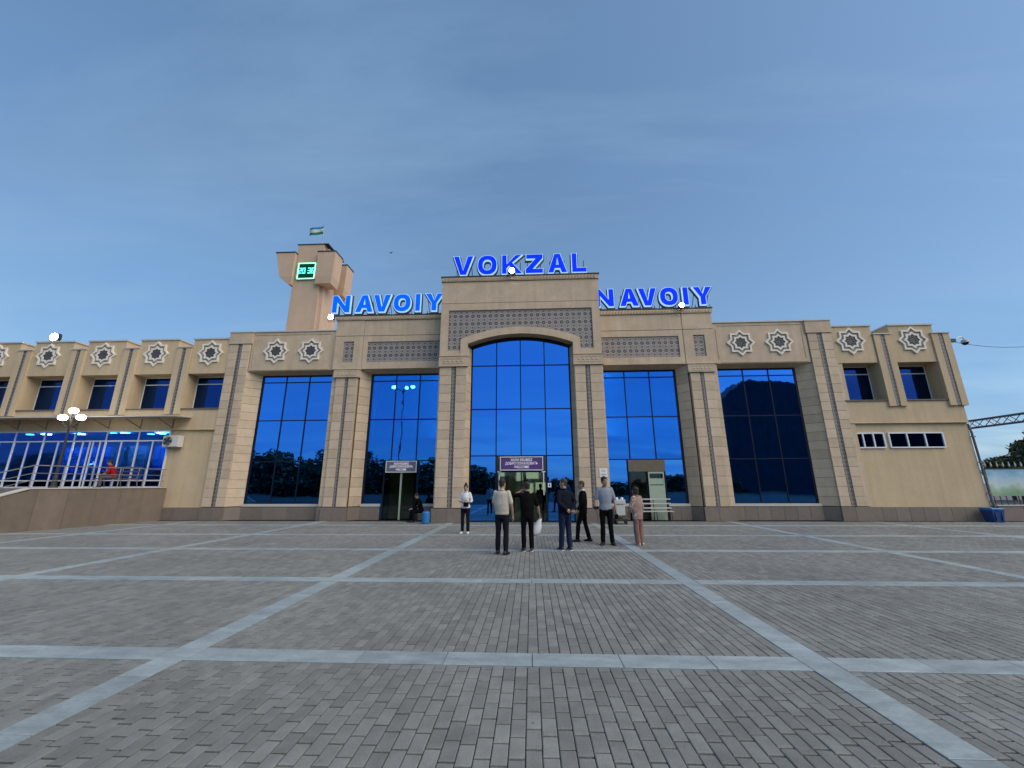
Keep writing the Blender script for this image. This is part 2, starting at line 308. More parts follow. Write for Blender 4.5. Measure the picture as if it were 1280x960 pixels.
    def mesh(s, name, mats, smooth=False):
        me = bpy.data.meshes.new(name); me.from_pydata(s.v, [], s.f)
        for m in (mats if isinstance(mats, (list, tuple)) else [mats]): me.materials.append(m)
        if any(s.mi): me.polygons.foreach_set('material_index', s.mi)
        if smooth: me.polygons.foreach_set('use_smooth', [True]*len(s.f))
        me.update(); return me
    def build(s, name, mats, parent=None, smooth=False):
        return link(name, s.mesh(name, mats, smooth), parent)
def hook(o, parent):
    """parent an object built in world coordinates to an unrotated root (or to a part of it)"""
    o.parent = parent
    p = Vector((0, 0, 0)); q = parent
    if q is not None and q.get('_base'): p = Vector(q['_base'][:])
    o.matrix_parent_inverse = Matrix.Translation(-p)
def link(name, data, parent=None, loc=None):
    o = bpy.data.objects.new(name, data); COL.objects.link(o)
    if loc is not None: o.location = loc
    if parent is not None:
        hook(o, parent)
    if loc is not None: o['_base'] = tuple(loc)
    return o
def tag(o, label, cat=None, group=None, kind=None):
    o['label'] = label
    if cat: o['category'] = cat
    if group: o['group'] = group
    if kind: o['kind'] = kind
    return o
def root(name, loc, label, cat, group=None):
    o = bpy.data.objects.new(name, None); COL.objects.link(o); o.location = loc; o.empty_display_size = 0.3
    o['_base'] = loc
    return tag(o, label, cat, group)
def copy_tree(o, loc, label=None):
    r = o.copy(); COL.objects.link(r); r.location = loc
    if label: r['label'] = label
    def kids(src, dst):
        for ch in list(src.children):
            c = ch.copy(); COL.objects.link(c); c.parent = dst; kids(ch, c)
    kids(o, r); return r
CACHE = {}
def block(name, w, d, h, m, parent, loc, c=0.012):
    """a piece centred on loc in X and Z, front face at loc.y, sharing mesh data"""
    k = (round(w, 3), round(d, 3), round(h, 3), m, c)
    if k not in CACHE: CACHE[k] = MB().bbox(-w/2, w/2, 0, d, -h/2, h/2, c).mesh(name, MT[m])
    return link(name, CACHE[k], parent, loc)
def sblock(name, w, d, h, m, parent, loc, side, c=0.012):
    """a piece on a reveal: face normal along +-X; w along Y"""
    k = ('s', round(w, 3), round(d, 3), round(h, 3), m, side)
    if k not in CACHE:
        b = MB().bbox(-w/2, w/2, 0, d, -h/2, h/2, c)
        b.v = [(-y, x, z) if side > 0 else (y, -x, z) for x, y, z in b.v]
        CACHE[k] = b.mesh(name, MT[m])
    return link(name, CACHE[k], parent, loc)

# ------------------------------------------------------------------ ground, plaza
D, C = 19.9, 18.77
g = MB(); g.add([(-900, -900, -0.045), (900, -900, -0.045), (900, 900, -0.045), (-900, 900, -0.045)], [(0, 1, 2, 3)])
tag(g.build('ground', MT['ground']), 'flat grey earth and asphalt stretching away behind the station', kind='structure')
b = MB(); b.add([(-60, -7, -0.018), (60, -7, -0.018), (60, 24, -0.018), (-60, 24, -0.018)], [(0, 1, 2, 3)])
lw = MB(); lw.add([(-140, -70, -0.03), (140, -70, -0.03), (140, -7.0, -0.03), (-140, -7.0, -0.03)], [(0, 1, 2, 3)])
tag(lw.build('dark_ground', mat('unseen dark ground', (0.028, 0.038, 0.020), 0.9, 0.2, 0.8)), 'unseen dark ground, added to darken the glass reflections', kind='structure')  # unseen sheet added to keep the low glass reflections dark
plaza = tag(b.build('plaza', MT['bed']), 'wide paved square of grey blocks with pale granite strips', kind='structure')
SXS = [-15.9, -9.5, -3.217, 3.217, 9.5, 15.9]; SYS = [4.52, 7.84, 11.3, 14.5, 17.8]; SW = 0.15
PWX, PLY, GAP = 0.111, 0.224, 0.007
cells_x = [-24.0]+SXS+[24.0]
xs_cols = []
for i in range(len(cells_x)-1):
    a = cells_x[i]+(SW if i else 0); bb = cells_x[i+1]-(SW if i < len(cells_x)-2 else 0)
    n = max(1, round((bb-a)/PWX)); w = (bb-a)/n
    xs_cols += [(a+k*w, a+(k+1)*w) for k in range(n)]
ys_rng = []
ye = [1.6]+SYS+[19.7]
for i in range(len(ye)-1): ys_rng.append((ye[i]+(SW if i else 0), ye[i+1]-(SW if i < len(ye)-2 else 0)))
cand = []
for ci, (x0, x1) in enumerate(xs_cols):
    xm = (x0+x1)/2
    for (y0, y1) in ys_rng:
        off = (0.5*PLY if ci % 2 else 0.0)+random.uniform(-0.03, 0.03)+((ci*7) % 5)*0.012
        y = y0-off % PLY
        while y < y1-0.02:
            a = max(y, y0); e = min(y+PLY, y1)
            if e-a > 0.03 and abs(xm-CX) < 1.42*e+0.6: cand.append((x0, x1, a, e))
            y += PLY
bot = 2.93
def vis(c): return c[3] > bot+0.02 and abs((c[0]+c[1])/2-CX-0.0*c[2]) < 1.26*(c[2]+0.55)
near = sorted([c for c in cand if vis(c)], key=lambda c: c[2]+0.12*abs(c[0]-CX))[:300]
ns = set(near)
def paver_geo(x0, x1, y0, y1, z, tx, ty):
    gx, ch = GAP/2, 0.006
    a, b_, c, d = x0+gx, x1-gx, y0+gx*2.0, y1-gx*2.0
    V = []
    for (i, zz_) in ((0, -0.02), (0, z-ch*0.7), (ch, z)):
        for (px, py) in ((a+i, c+i), (b_-i, c+i), (b_-i, d-i), (a+i, d-i)):
            V.append((px, py, zz_+(tx*(px-(a+b_)/2)+ty*(py-(c+d)/2) if i else 0)))
    F = [(8, 9, 10, 11)]
    for k in (0, 4):
        for i in range(4): F.append((k+i, k+(i+1) % 4, k+4+(i+1) % 4, k+4+i))
    return V, F
rest = MB()
pv_cache = {}
for c in cand:
    z = random.uniform(-0.0025, 0.0015); tx = random.uniform(-.012, .012); ty = random.uniform(-.008, .008)
    if c in ns:
        w, l = round(c[1]-c[0], 3), round(c[3]-c[2], 2)
        k = (w, l, random.randrange(5))
        if k not in pv_cache:
            m_ = MB(); m_.add(*paver_geo(-w/2, w/2, -l/2, l/2, 0, tx, ty)); pv_cache[k] = m_.mesh('paver', MT['paver'])
        link('paver', pv_cache[k], plaza, ((c[0]+c[1])/2, (c[2]+c[3])/2, z))
    else: rest.add(*paver_geo(*c, z, tx, ty))
ro = rest.build('pavers', MT['pavers'], plaza); ro['kind'] = 'stuff'
# granite strips
slabs = []
for x in SXS:
    y = 1.4
    while y < 19.6:
        l = 0.87; slabs.append((x-SW+.003, x+SW-.003, y+.003, min(y+l, 19.7)-.003)); y += l
for y in SYS:
    for i in range(len(cells_x)-1):
        a = cells_x[i]+(SW if i else 0); bb = cells_x[i+1]-(SW if i < len(cells_x)-2 else 0)
        n = round((bb-a)/0.87); w = (bb-a)/n
        slabs += [(a+k*w+.003, a+(k+1)*w-.003, y-SW+.003, y+SW-.003) for k in range(n)]
slabs = [s for s in slabs if abs((s[0]+s[1])/2-CX) < 1.36*s[3]+0.6]
slabs.sort(key=lambda s: s[2]); far = MB()
def slab_geo(x0, x1, y0, y1):
    z = random.uniform(0.0, 0.003)
    m_ = MB(); ch = 0.004
    V = [(x0, y0, -.02), (x1, y0, -.02), (x1, y1, -.02), (x0, y1, -.02), (x0, y0, z), (x1, y0, z), (x1, y1, z), (x0, y1, z),
         (x0+ch, y0+ch, z+.003), (x1-ch, y0+ch, z+.003), (x1-ch, y1-ch, z+.003), (x0+ch, y1-ch, z+.003)]
    return V, [(8, 9, 10, 11)]+[(k+i, k+(i+1) % 4, k+4+(i+1) % 4, k+4+i) for k in (0, 4) for i in range(4)]
for i, s in enumerate(slabs):
    if i < 230: m_ = MB(); m_.add(*slab_geo(*s)); m_.build('granite_slab', MT['granite'], plaza)
    else: far.add(*slab_geo(*s))
if far.v: fo = far.build('granite_slabs', MT['granite'], plaza); fo['kind'] = 'stuff'

# ------------------------------------------------------------------ station building
ST = root('station_building', (0, D, 0), 'long beige stone railway station with tall arched blue glass portal', 'station')
Z0, ZP = 0.62, 0.65
def plinth_run(x0, x1, y, parent, h=Z0, d=0.25):
    n = max(1, round(abs(x1-x0)/0.62)); w = (x1-x0)/n
    for k in range(n): block('plinth_slab', abs(w)-0.006, d, h, 'plinth', parent, (x0+(k+.5)*w, y, h/2), 0.006)
def courses(parent, x0, x1, y, z0, z1, step=0.449, d=0.05, m='stone'):
    n = max(1, round((z1-z0)/step)); h = (z1-z0)/n
    for k in range(n): block('stone_block', abs(x1-x0)-0.008, d, h-0.010, m, parent, ((x0+x1)/2, y, z0+(k+.5)*h), 0.008)
def rcourses(parent, x, side, y0, y1, z0, z1, step=0.449, m='stone'):
    n = max(1, round((z1-z0)/step)); h = (z1-z0)/n
    for k in range(n): sblock('stone_block', (y1-y0)-0.008, 0.05, h-0.010, m, parent, (x, (y0+y1)/2, z0+(k+.5)*h), side, 0.008)
def star(parent, x, z, y, R=0.71):
    def pts(R_, rr=0.765): return [((R_ if i % 2 == 0 else R_*rr)*cos(pi/2+i*pi/8), (R_ if i % 2 == 0 else R_*rr)*sin(pi/2+i*pi/8)) for i in range(16)]
    k = ('star', round(R, 2))
    if k not in CACHE:
        def ring(a, b_, y0, y1):
            A = pts(a); B_ = pts(b_); return MB().band(A+[A[0]], B_+[B_[0]], y0, y1)
        f = MB(); P = pts(R*0.9); f.prism(P, -0.015, 0.0)
        dk = MB(); P = pts(R*0.43); dk.prism(P, -0.03, -0.016)
        for i in range(8):
            a = pi/2+i*pi/4; q = R*0.22
            dk.ball((q*cos(a), -0.03, q*sin(a)), R*0.07, 0.02, R*0.07, 8, 4)
        CACHE[k] = (ring(R, R*0.84, -0.07, 0.0).mesh('outer_ring', MT['star']), ring(R*0.62, R*0.45, -0.06, 0.0).mesh('inner_ring', MT['star']), f.mesh('star_medallion', MT['stargrey']), dk.mesh('rosette', MT['stardark']))
    a, b_, f, dk = CACHE[k]
    s = link('star_medallion', f, parent, (x, y, z))
    for nme, me in (('outer_ring', a), ('inner_ring', b_), ('rosette', dk)): link(nme, me, s, (x, y, z))
def rope(parent, x0, x1, y, z0, z1):
    """carved rope moulding: slanted leaves, joined"""
    m_ = MB(); n = int(abs(x1-x0)/0.16); w = (x1-x0)/n
    for k in range(n):
        a = x0+k*w; e = a+w*0.82
        m_.prism([(a, z0), (a+w*0.45, z0), (e+w*.35, z1), (a+w*0.55, z1)], y-0.03, y)
        m_.ball((a+w*0.12, y, (z0+z1)/2+0.02), 0.03, 0.025, 0.05, 6, 4)
    o = m_.build('cornice_carving', MT['stone'], parent); o['kind'] = 'stuff'

# --- portal
p = MB()
arc_n = 18
def arcpt(xe, zs, za):   # segmental arc from (-xe, zs) to (xe, zs), apex za
    h = za-zs; R = (xe*xe+h*h)/(2*h); zc = za-R; t = math.asin(xe/R)
    return [(R*sin(-t+2*t*i/arc_n), zc+R*cos(-t+2*t*i/arc_n)) for i in range(arc_n+1)]
OUT = arcpt(3.0, 8.80, 9.43); INN = arcpt(2.63, 8.56, 9.06)
p.box(-4.05, -3.65, C, C+.3, 7.93, 10.77); p.box(3.65, 4.05, C, C+.3, 7.93, 10.77)
p.box(-3.648, 3.648, C, C+.3, 10.40, 10.77)
p.box(-3.648, -3.0, C, C+.3, 7.93, 8.22); p.box(3.0, 3.648, C, C+.3, 7.93, 8.22)
p.box(-4.03, 4.03, C+.02, C+1.0, 10.76, 12.0); p.box(-4.05, 4.05, C, C+.3, 10.80, 12.0)
p.box(-4.02, 4.02, C+.25, 22.5, 9.44, 12.0)
p.box(-4.02, -2.66, C+.30, 22.5, 0.0, 9.5); p.box(2.66, 4.02, C+.30, 22.5, 0.0, 9.5)
portal = p.build('portal', MT['stonewall'], ST)
a = MB(); A = [(-3.0, 7.93)]+OUT+[(3.0, 7.93)]; B = [(-2.63, 7.93)]+INN+[(2.63, 7.93)]
a.band(A, B, C-0.03, C+0.62); a.build('archivolt', MT['stonewall'], portal)
a = MB(); T = [(-3.64, 10.39)]+[(-3.0, 10.39)]+[(x, 10.39) for x, z in OUT]+[(3.0, 10.39), (3.64, 10.39)]
Bq = [(-3.64, 8.23), (-3.0, 8.23)]+OUT+[(3.0, 8.23), (3.64, 8.23)]
a.band(T, Bq, C+0.06, C+0.2); a.build('pattern_panel', MT['pattern'], portal)
a = MB(); a.box(-4.1, 4.1, C-.05, C+1.2, 12.02, 12.26); a.build('cornice', MT['stonewall'], portal)
rope(portal, -4.06, 4.0, C-.052, 12.06, 12.22)
a = MB(); a.box(-4.13, 4.13, C-.09, 22.6, 12.262, 12.31); a.build('roof_edge', MT['dark'], portal)
for s in (-1, 1):
    k = MB(); k.box(s*2.67, s*4.0, C+.04, C+.35, 0, 7.4); pil = k.build('pilaster', MT['joint'], ST)
    courses(pil, s*2.67, s*3.19, C, ZP, 7.36); courses(pil, s*3.41, s*4.0, C, ZP, 7.36)
    rcourses(pil, s*4.05, s, C+.05, C+1.1, ZP, 7.36)
    k = MB(); k.box(s*3.2, s*3.4, C+.02, C+.045, ZP, 7.38); k.build('pattern_strip', MT['strip'], pil)
    plinth_run(s*2.64, s*4.12, C-.06, pil, d=0.4)
    k = MB(); k.box(s*2.62, s*4.06, C-.05, C+.4, 7.40, 7.90); cp = k.build('capital', MT['stonewall'], pil)
    k = MB(); k.box(s*2.60, s*4.09, C-.08, C+.4, 7.902, 7.926); k.box(s*2.60, s*4.09, C-.075, C+.4, 7.375, 7.398)
    k.box(s*2.78, s*3.92, C-.062, C-.05, 7.52, 7.55); k.box(s*2.78, s*3.92, C-.062, C-.05, 7.76, 7.78)
    for q in range(5): k.ball((s*(2.9+q*.22), C-.055, 7.655), .07, .02, .05, 8, 5)
    k.build('capital_carving', MT['stone'], cp)

# --- glazing
def glazing(name, xs, zs, y, glassmat, top=None, skip=(), mw=0.05, parent=ST, framemat='mullion', fm2=0.06):
    """bars as the frame, every pane a child"""
    f = MB(); d = 0.07
    tz = (lambda x: zs[-1]) if top is None else top
    for x in xs: f.box(x-mw/2, x+mw/2, y-d, y, zs[0], tz(x)-.002)
    for z in zs[:-1] if top else zs:
        f.box(xs[0], xs[-1], y-d+.004, y-.004, z-mw/2, z+mw/2)
    fr = f.build(name, MT[framemat], parent)
    for i in range(len(xs)-1):
        for j in range(len(zs)-1):
            if (i, j) in skip: continue
            x0, x1, z0, z1 = xs[i]+mw/2, xs[i+1]-mw/2, zs[j]+mw/2, zs[j+1]-mw/2
            m_ = MB()
            tx = random.uniform(-.005, .005); tz_ = random.uniform(-.004, .004)
            if j == len(zs)-2 and top:
                P = [(x0, z0), (x1, z0)]+[(x1+(x0-x1)*q/6, top(x1+(x0-x1)*q/6)) for q in range(7)]
            else: P = [(x0, z0), (x1, z0), (x1, z1), (x0, z1)]
            m_.prism(P, y-.04, y-.028)
            m_.v = [(vx, vy+(vx-(x0+x1)/2)*tx+(vz-(z0+z1)/2)*tz_, vz) for vx, vy, vz in m_.v]
            gm = glassmat(i, j) if callable(glassmat) else glassmat
            m_.build('pane', MT[gm], fr)
    return fr
h = 9.06-8.56; Rr = (2.63**2+h*h)/(2*h)
def atop(x): return 9.06-Rr+math.sqrt(Rr*Rr-x*x)-0.06
PZ = [0.03, 3.02, 5.29, 7.53, 9.0]
gw = glazing('portal_glazing', [-2.45, -1.21, 0.0, 1.21, 2.45], PZ, C+.55, 'glass', top=atop, skip=((1, 0), (2, 0)))
k = MB(); k.band([(x*0.98, z-.03) for x, z in INN], [(x*0.97, z-.13) for x, z in INN], C+.46, C+.56)
for s in (-1, 1): k.box(s*2.46, s*2.52, C+.48, C+.56, 0.0, 8.5)
k.build('frame', MT['mullion'], gw)
YG = 20.45
def bay(s, e0, outer):
    xs = [s*(e0+1.29*i) for i in range(4)]
    if s < 0: xs = xs[::-1]
    zs = [0.79, 2.88, 5.02, 7.11, 7.44]
    sk = ()
    if not outer:
        zs = [0.02]+zs[1:]; sk = ((1, 0),)
        # door bay: middle pane is replaced by the entrance vestibule
    return glazing('bay_glazing', xs, zs, YG, 'glass' if outer else (lambda i, j: 'glasslit' if j else 'glass'), skip=sk)
bays = {}
for s in (-1, 1):
    bays[(s, 0)] = bay(s, 4.13, False); bays[(s, 1)] = bay(s, 10.22, True)
    k = MB()
    for x0, x1 in ((4.03, 4.10), (8.03, 8.10), (10.0, 10.19), (14.12, 14.20)):
        k.box(s*x0, s*x1, YG-.06, YG+.04, 0.0, 7.44)
    k.box(s*4.0, s*8.2, YG-.06, YG+.04, 7.465, 7.54); k.box(s*10.0, s*14.3, YG-.06, YG+.04, 7.465, 7.54)
    k.build('frame', MT['mullion'], bays[(s, 1)])
    # sills, plinth and jambs of the recess
    for x0, x1 in ((10.0, 14.2), (4.1, 5.22), (7.08, 8.1)):
        sill = MB().box(s*x0, s*x1, YG-.18, YG-.03, 0.64, 0.765).build('window_sill', MT['cap'], ST)
    plinth_run(s*10.0, s*14.25, YG-.16, sill); plinth_run(s*4.1, s*5.20, YG-.16, sill); plinth_run(s*7.10, s*8.15, YG-.16, sill)

# --- pilasters and friezes
def splay(parent, s, xa, ya, xb, yb, z0, z1, name='stone_block', m='stone', step=0.449, c=0.008):
    """courses on a jamb that slants from the front edge (xa, ya) in to the glass (xb, yb)"""
    L_ = math.hypot(xa-xb, ya-yb); a_ = math.atan2(yb-ya, xa-xb); n = max(1, round((z1-z0)/step)); h = (z1-z0)/n
    for k in range(n):
        o = block(name, L_-.006, .06, h-.010, m, parent, (s*(xa+xb)/2, (ya+yb)/2, z0+(k+.5)*h), c); o.rotation_euler = (0, 0, -s*a_)
def jamb(parent, s, xa, xb, yb, z1):
    k = MB(); P = [(s*xa, D+.03), (s*(xb+.04), yb+.03), (s*(xb+.04), yb+.5), (s*xa, yb+.5)]
    k.add([(x, y, 0) for x, y in P]+[(x, y, z1) for x, y in P], [(0, 1, 5, 4), (1, 2, 6, 5), (2, 3, 7, 6), (3, 0, 4, 7), (4, 5, 6, 7)]); k.build('jamb', MT['joint'], parent)
for s in (-1, 1):
    k = MB(); P = [(s*2.66, C+.03), (s*2.49, C+.56), (s*2.49, C+.9), (s*2.7, C+.9)]
    k.add([(x, y, 0) for x, y in P]+[(x, y, 8.6) for x, y in P], [(0, 1, 5, 4), (1, 2, 6, 5), (2, 3, 7, 6), (3, 0, 4, 7), (4, 5, 6, 7)]); pj = k.build('jamb', MT['joint'], portal)
    splay(pj, s, 2.655, C+.01, 2.475, C+.54, ZP, 8.42)
    splay(pj, s, 2.655, C-.02, 2.46, C+.52, 0, Z0, 'plinth_slab', 'plinth', 1.0)
for s in (-1, 1):
    k = MB(); k.box(s*8.56, s*9.98, D+.05, 21.1, 0, 7.62); k.box(s*8.62, s*9.73, D-.08, D+.05, 0, 7.6)
    pil = k.build('pilaster', MT['joint'], ST)
    courses(pil, s*8.60, s*9.09, D-.12, ZP, 7.16); courses(pil, s*9.27, s*9.75, D-.12, ZP, 7.16)
    courses(pil, s*9.76, s*10.02, D+.0, ZP, 7.6)
    jamb(pil, s, 8.5, 8.06, YG, 7.6); splay(pil, s, 8.5, D+.0, 8.06, YG-.02, ZP, 7.6); rcourses(pil, s*10.03, s, D+.05, D+.52, ZP, 7.6)
    k = MB()
    for x0, x1 in ((8.600, 8.625), (9.725, 9.75)): k.box(s*x0, s*x1, D-.105, D+.06, ZP, 7.16)
    k.build('pilaster_side', MT['stonewall'], pil)
    k = MB(); k.box(s*9.1, s*9.26, D-.10, D-.07, ZP, 7.17); k.build('pattern_strip', MT['strip'], pil)
    plinth_run(s*8.52, s*9.82, D-.15, pil); plinth_run(s*9.82, s*10.06, D-.04, pil)
    splay(pil, s, 8.5, D-.06, 8.04, YG-.08, 0, Z0, 'plinth_slab', 'plinth', 1.0)
    k = MB(); k.box(s*8.5, s*9.86, D-.2, D+.05, 7.18, 7.60); cp = k.build('capital', MT['stonewall'], pil)
    k = MB(); k.box(s*8.47, s*9.89, D-.23, D+.04, 7.602, 7.63); k.box(s*8.64, s*9.72, D-.212, D-.2, 7.27, 7.29); k.box(s*8.64, s*9.72, D-.212, D-.2, 7.48, 7.50)
    for q in range(5): k.ball((s*(8.78+q*.2), D-.205, 7.385), .06, .02, .045, 8, 5)
    k.build('capital_carving', MT['stone'], cp)
    # frieze over the door bay
    Y = D-.08
    k = MB()
    k.box(s*4.05, s*4.25, Y, Y+.3, 7.65, 9.50); k.box(s*8.23, s*8.465, Y, Y+.3, 7.65, 9.50); k.box(s*4.252, s*8.228, Y, Y+.3, 9.17, 9.50); k.box(s*4.252, s*8.228, Y, Y+.3, 7.65, 8.03)
    k.box(s*8.485, s*8.98, Y-.02, Y+.3, 7.64, 9.50); k.box(s*9.55, s*10.03, Y-.02, Y+.3, 7.64, 9.50); k.box(s*8.982, s*9.548, Y-.02, Y+.3, 9.20, 9.50); k.box(s*8.982, s*9.548, Y-.02, Y+.3, 7.64, 8.03)
    k.box(s*4.05, s*8.465, Y, Y+.3, 9.53, 10.40); k.box(s*8.485, s*10.03, Y-.02, Y+.3, 9.53, 10.40)
    k.box(s*4.05, s*10.0, Y+.1, 21.3, 9.3, 10.38); k.box(s*4.05, s*10.0, Y+.16, 21.2, 7.665, 9.3)
    fz = k.build('frieze', MT['stonewall'], ST)
    k = MB(); k.box(s*4.252, s*8.228, Y+.05, Y+.15, 8.032, 9.168); k.build('pattern_panel', MT['pattern'], fz)
    k = MB(); k.box(s*8.982, s*9.548, Y+.03, Y+.15, 8.032, 9.198); k.build('pattern_panel', MT['pattern'], fz)
    k = MB(); k.box(s*4.05, s*10.1, Y-.06, 21.3, 10.42, 10.66); k.build('cornice', MT['stonewall'], fz)
    rope(fz, s*4.1, s*10.05, Y-.062, 10.46, 10.62)
    k = MB(); k.box(s*4.05, s*10.13, Y-.1, 21.4, 10.662, 10.70); k.build('roof_edge', MT['dark'], fz)
    # frieze over the outer bay
    k = MB(); k.box(s*10.035, s*14.72, D, 21.2, 7.65, 9.86)
    for z0, z1 in ((7.69, 7.73), (9.70, 9.74)): k.box(s*10.3, s*14.6, D-.02, D, z0, z1)
    k.box(s*10.18, s*10.22, D-.02, D, 7.9, 9.55); k.box(s*14.52, s*14.56, D-.02, D, 7.9, 9.55)
    fo_ = k.build('frieze', MT['stonewall'], ST)
    star(fo_, s*11.37, 8.74, D); star(fo_, s*13.3, 8.75, D)
    k = MB(); k.box(s*10.04, s*14.74, D-.05, 21.3, 9.862, 9.93); k.build('coping', MT['cap'], fo_)
    # end pilaster of the stone front
    k = MB(); k.box(s*14.8, s*15.9, D+.0, 21.1, 0, 9.7); pil = k.build('pilaster', MT['joint'], ST)
    courses(pil, s*14.75, s*15.22, D-.06, ZP, 9.18, d=.08); courses(pil, s*15.46, s*15.95, D-.06, ZP, 9.18, d=.08)
    jamb(pil, s, 14.78, 14.13, YG, 7.62); splay(pil, s, 14.77, D+.0, 14.13, YG-.02, ZP, 7.62)
    k = MB(); k.box(s*15.235, s*15.445, D-.035, D+.02, ZP, 9.2); k.build('pattern_strip', MT['strip'], pil)
    k = MB(); k.box(s*14.69, s*15.98, D-.10, D+1.0, 9.20, 9.84); cp = k.build('capital', MT['stonewall'], pil)
    k = MB(); k.box(s*14.66, s*16.01, D-.13, D+1.2, 9.842, 9.90); k.build('coping', MT['cap'], cp)
    plinth_run(s*14.73, s*15.97, D-.09, pil)
    splay(pil, s, 14.77, D-.06, 14.11, YG-.08, 0, Z0, 'plinth_slab', 'plinth', 1.0)
    # sloping soffits down to the head of the glass
    k = MB()
    for x0, x1 in ((4.06, 8.5), (10.04, 14.74)):
        a0, a1 = sorted((s*x0, s*x1)); P = [(D+.03, 7.66), (D+.03, 7.64), (YG-.03, 7.50), (YG+.3, 7.50), (YG+.3, 7.66)]
        k.add([(a0, y, z) for y, z in P]+[(a1, y, z) for y, z in P], [tuple(range(5)), tuple(range(9, 4, -1))]+[(q, (q+1) % 5, (q+1) % 5+5, q+5) for q in range(5)])
    k.build('soffit', MT['stonewall'], ST)

# --- wings
def wing(s, pil_x, blocks, wins, xend):
    k = MB(); X1 = s*xend
    k.box(s*15.96, X1, D+.09, D+.5, Z0, 4.50) if s > 0 else (k.box(-15.96, -18.36, D+.09, D+.5, Z0, 4.50), k.box(-18.36, X1, D+.12, D+.4, 0, 1.63))
    k.box(s*15.96, X1, D, D+.5, 4.53, 5.60)
    k.box(s*15.96, X1, D+1.0, D+12, 8.2, 8.95)
    w = k.build('wing_wall', MT['plaster'], ST)
    if s > 0: plinth_run(15.97, xend, D+.0, w)
    else: plinth_run(-15.97, -18.0, D+.0, w)
    for x in pil_x:
        k = MB(); k.box(x-.42, x-.11, D-.10, D+1.0, 5.33, 9.03); k.box(x+.11, x+.42, D-.10, D+1.0, 5.33, 9.03); k.box(x-.11, x+.11, D-.06, D+1.0, 5.33, 9.03)
        q = k.build('pilaster', MT['plaster'], w)
        k = MB(); k.box(x-.105, x+.105, D-.085, D-.058, 5.34, 9.02); k.build('pattern_strip', MT['strip'], q)
        k = MB(); k.box(x-.46, x+.46, D-.14, D+1.05, 9.032, 9.09); k.build('coping', MT['cap'], q)
    for (x0, x1, sx_) in blocks:
        k = MB(); k.box(x0, x1, D-.03, D+1.3, 7.56, 9.50); q = k.build('attic_block', MT['plaster'], w)
        star(q, sx_, 8.71, D-.03, 0.73)
        k = MB(); k.box(x0-.05, x1+.05, D-.08, D+1.35, 9.502, 9.58); k.build('coping', MT['cap'], q)
    for (x0, x1, mx_) in wins:
        f = MB(); y = D+.7; fr = .045
        f.box(x0, x0+fr, y-.05, y, 5.66, 7.56); f.box(x1-fr, x1, y-.05, y, 5.66, 7.56); f.box(x0+fr, x1-fr, y-.05, y, 5.66, 5.66+fr); f.box(x0+fr, x1-fr, y-.05, y, 7.5, 7.56)
        f.box(x0+fr, x1-fr, y-.048, y-.002, 7.10, 7.15)
        f.box(mx_-.025, mx_+.025, y-.046, y-.004, 5.66+fr, 7.10)
        wd = f.build('window', MT['white'], w)
        ml, mr_ = sorted((mx_-.025, mx_+.025))
        for a0, a1, c0, c1 in ((x0+fr, ml, 5.71, 7.10), (mr_, x1-fr, 5.71, 7.10), (x0+fr, x1-fr, 7.15, 7.5)):
            MB().box(a0, a1, y-.03, y-.018, c0, c1).build('pane', MT['glassdk'], wd)
        MB().box(x0-.06, x1+.06, D-.06, y-.052, 5.604, 5.655).build('sill', MT['sill'], wd)
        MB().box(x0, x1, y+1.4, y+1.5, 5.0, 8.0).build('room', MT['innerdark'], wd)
    return w
wr = wing(1, [18.38, 21.2], [(15.97, 17.93, 16.82), (18.82, 20.95, 19.86)], [(15.98, 17.94, 16.05), (18.8, 20.76, 19.28)], 21.46)
wl = wing(-1, [-18.46, -21.5, -24.57, -27.72, -30.85], [(-18.02, -15.97, -16.96), (-21.08, -18.9, -20.06), (-24.15, -21.93, -23.12), (-27.28, -25.0, -26.33), (-30.4, -28.16, -29.4)],
          [(-18.03, -15.98, -16.5), (-21.06, -18.9, -19.4), (-24.12, -21.94, -22.4), (-27.28, -25.02, -25.5), (-30.4, -28.18, -28.6)], 32.0)
k = MB(); k.box(15.935, 16.2, D-.005, D+.05, ZP, 9.2)
k.build('stone_return', MT['stonewall'], wr)
courses(wr, 15.955, 16.02, D-.02, ZP, 7.6, d=.05)
for (x0, x1, n) in ((15.99, 17.44, 3), (17.68, 20.16, 3)):
    f = MB(); y = D+.12; fr = .06
    xs = [x0+(x1-x0)*i/n for i in range(n+1)]
    for x in xs: f.box(x-fr/2, x+fr/2, y-.10, y-.02, 3.34, 4.04)
    f.box(x0, x1, y-.098, y-.022, 3.31, 3.37); f.box(x0, x1, y-.098, y-.022, 4.0, 4.06)
    wd = f.build('window', MT['white'], wr)
    for i in range(n): MB().box(xs[i]+fr/2, xs[i+1]-fr/2, y-.05, y-.038, 3.37, 4.0).build('pane', MT['glassdk'], wd)
k = MB(); k.box(15.96, 21.5, D-.04, D+.1, 4.502, 4.53); k.build('ledge', MT['plaster'], wr)
k = MB(); k.box(-15.96, -18.36, D-.04, D+.1, 4.502, 4.53); k.build('ledge', MT['plaster'], wl)
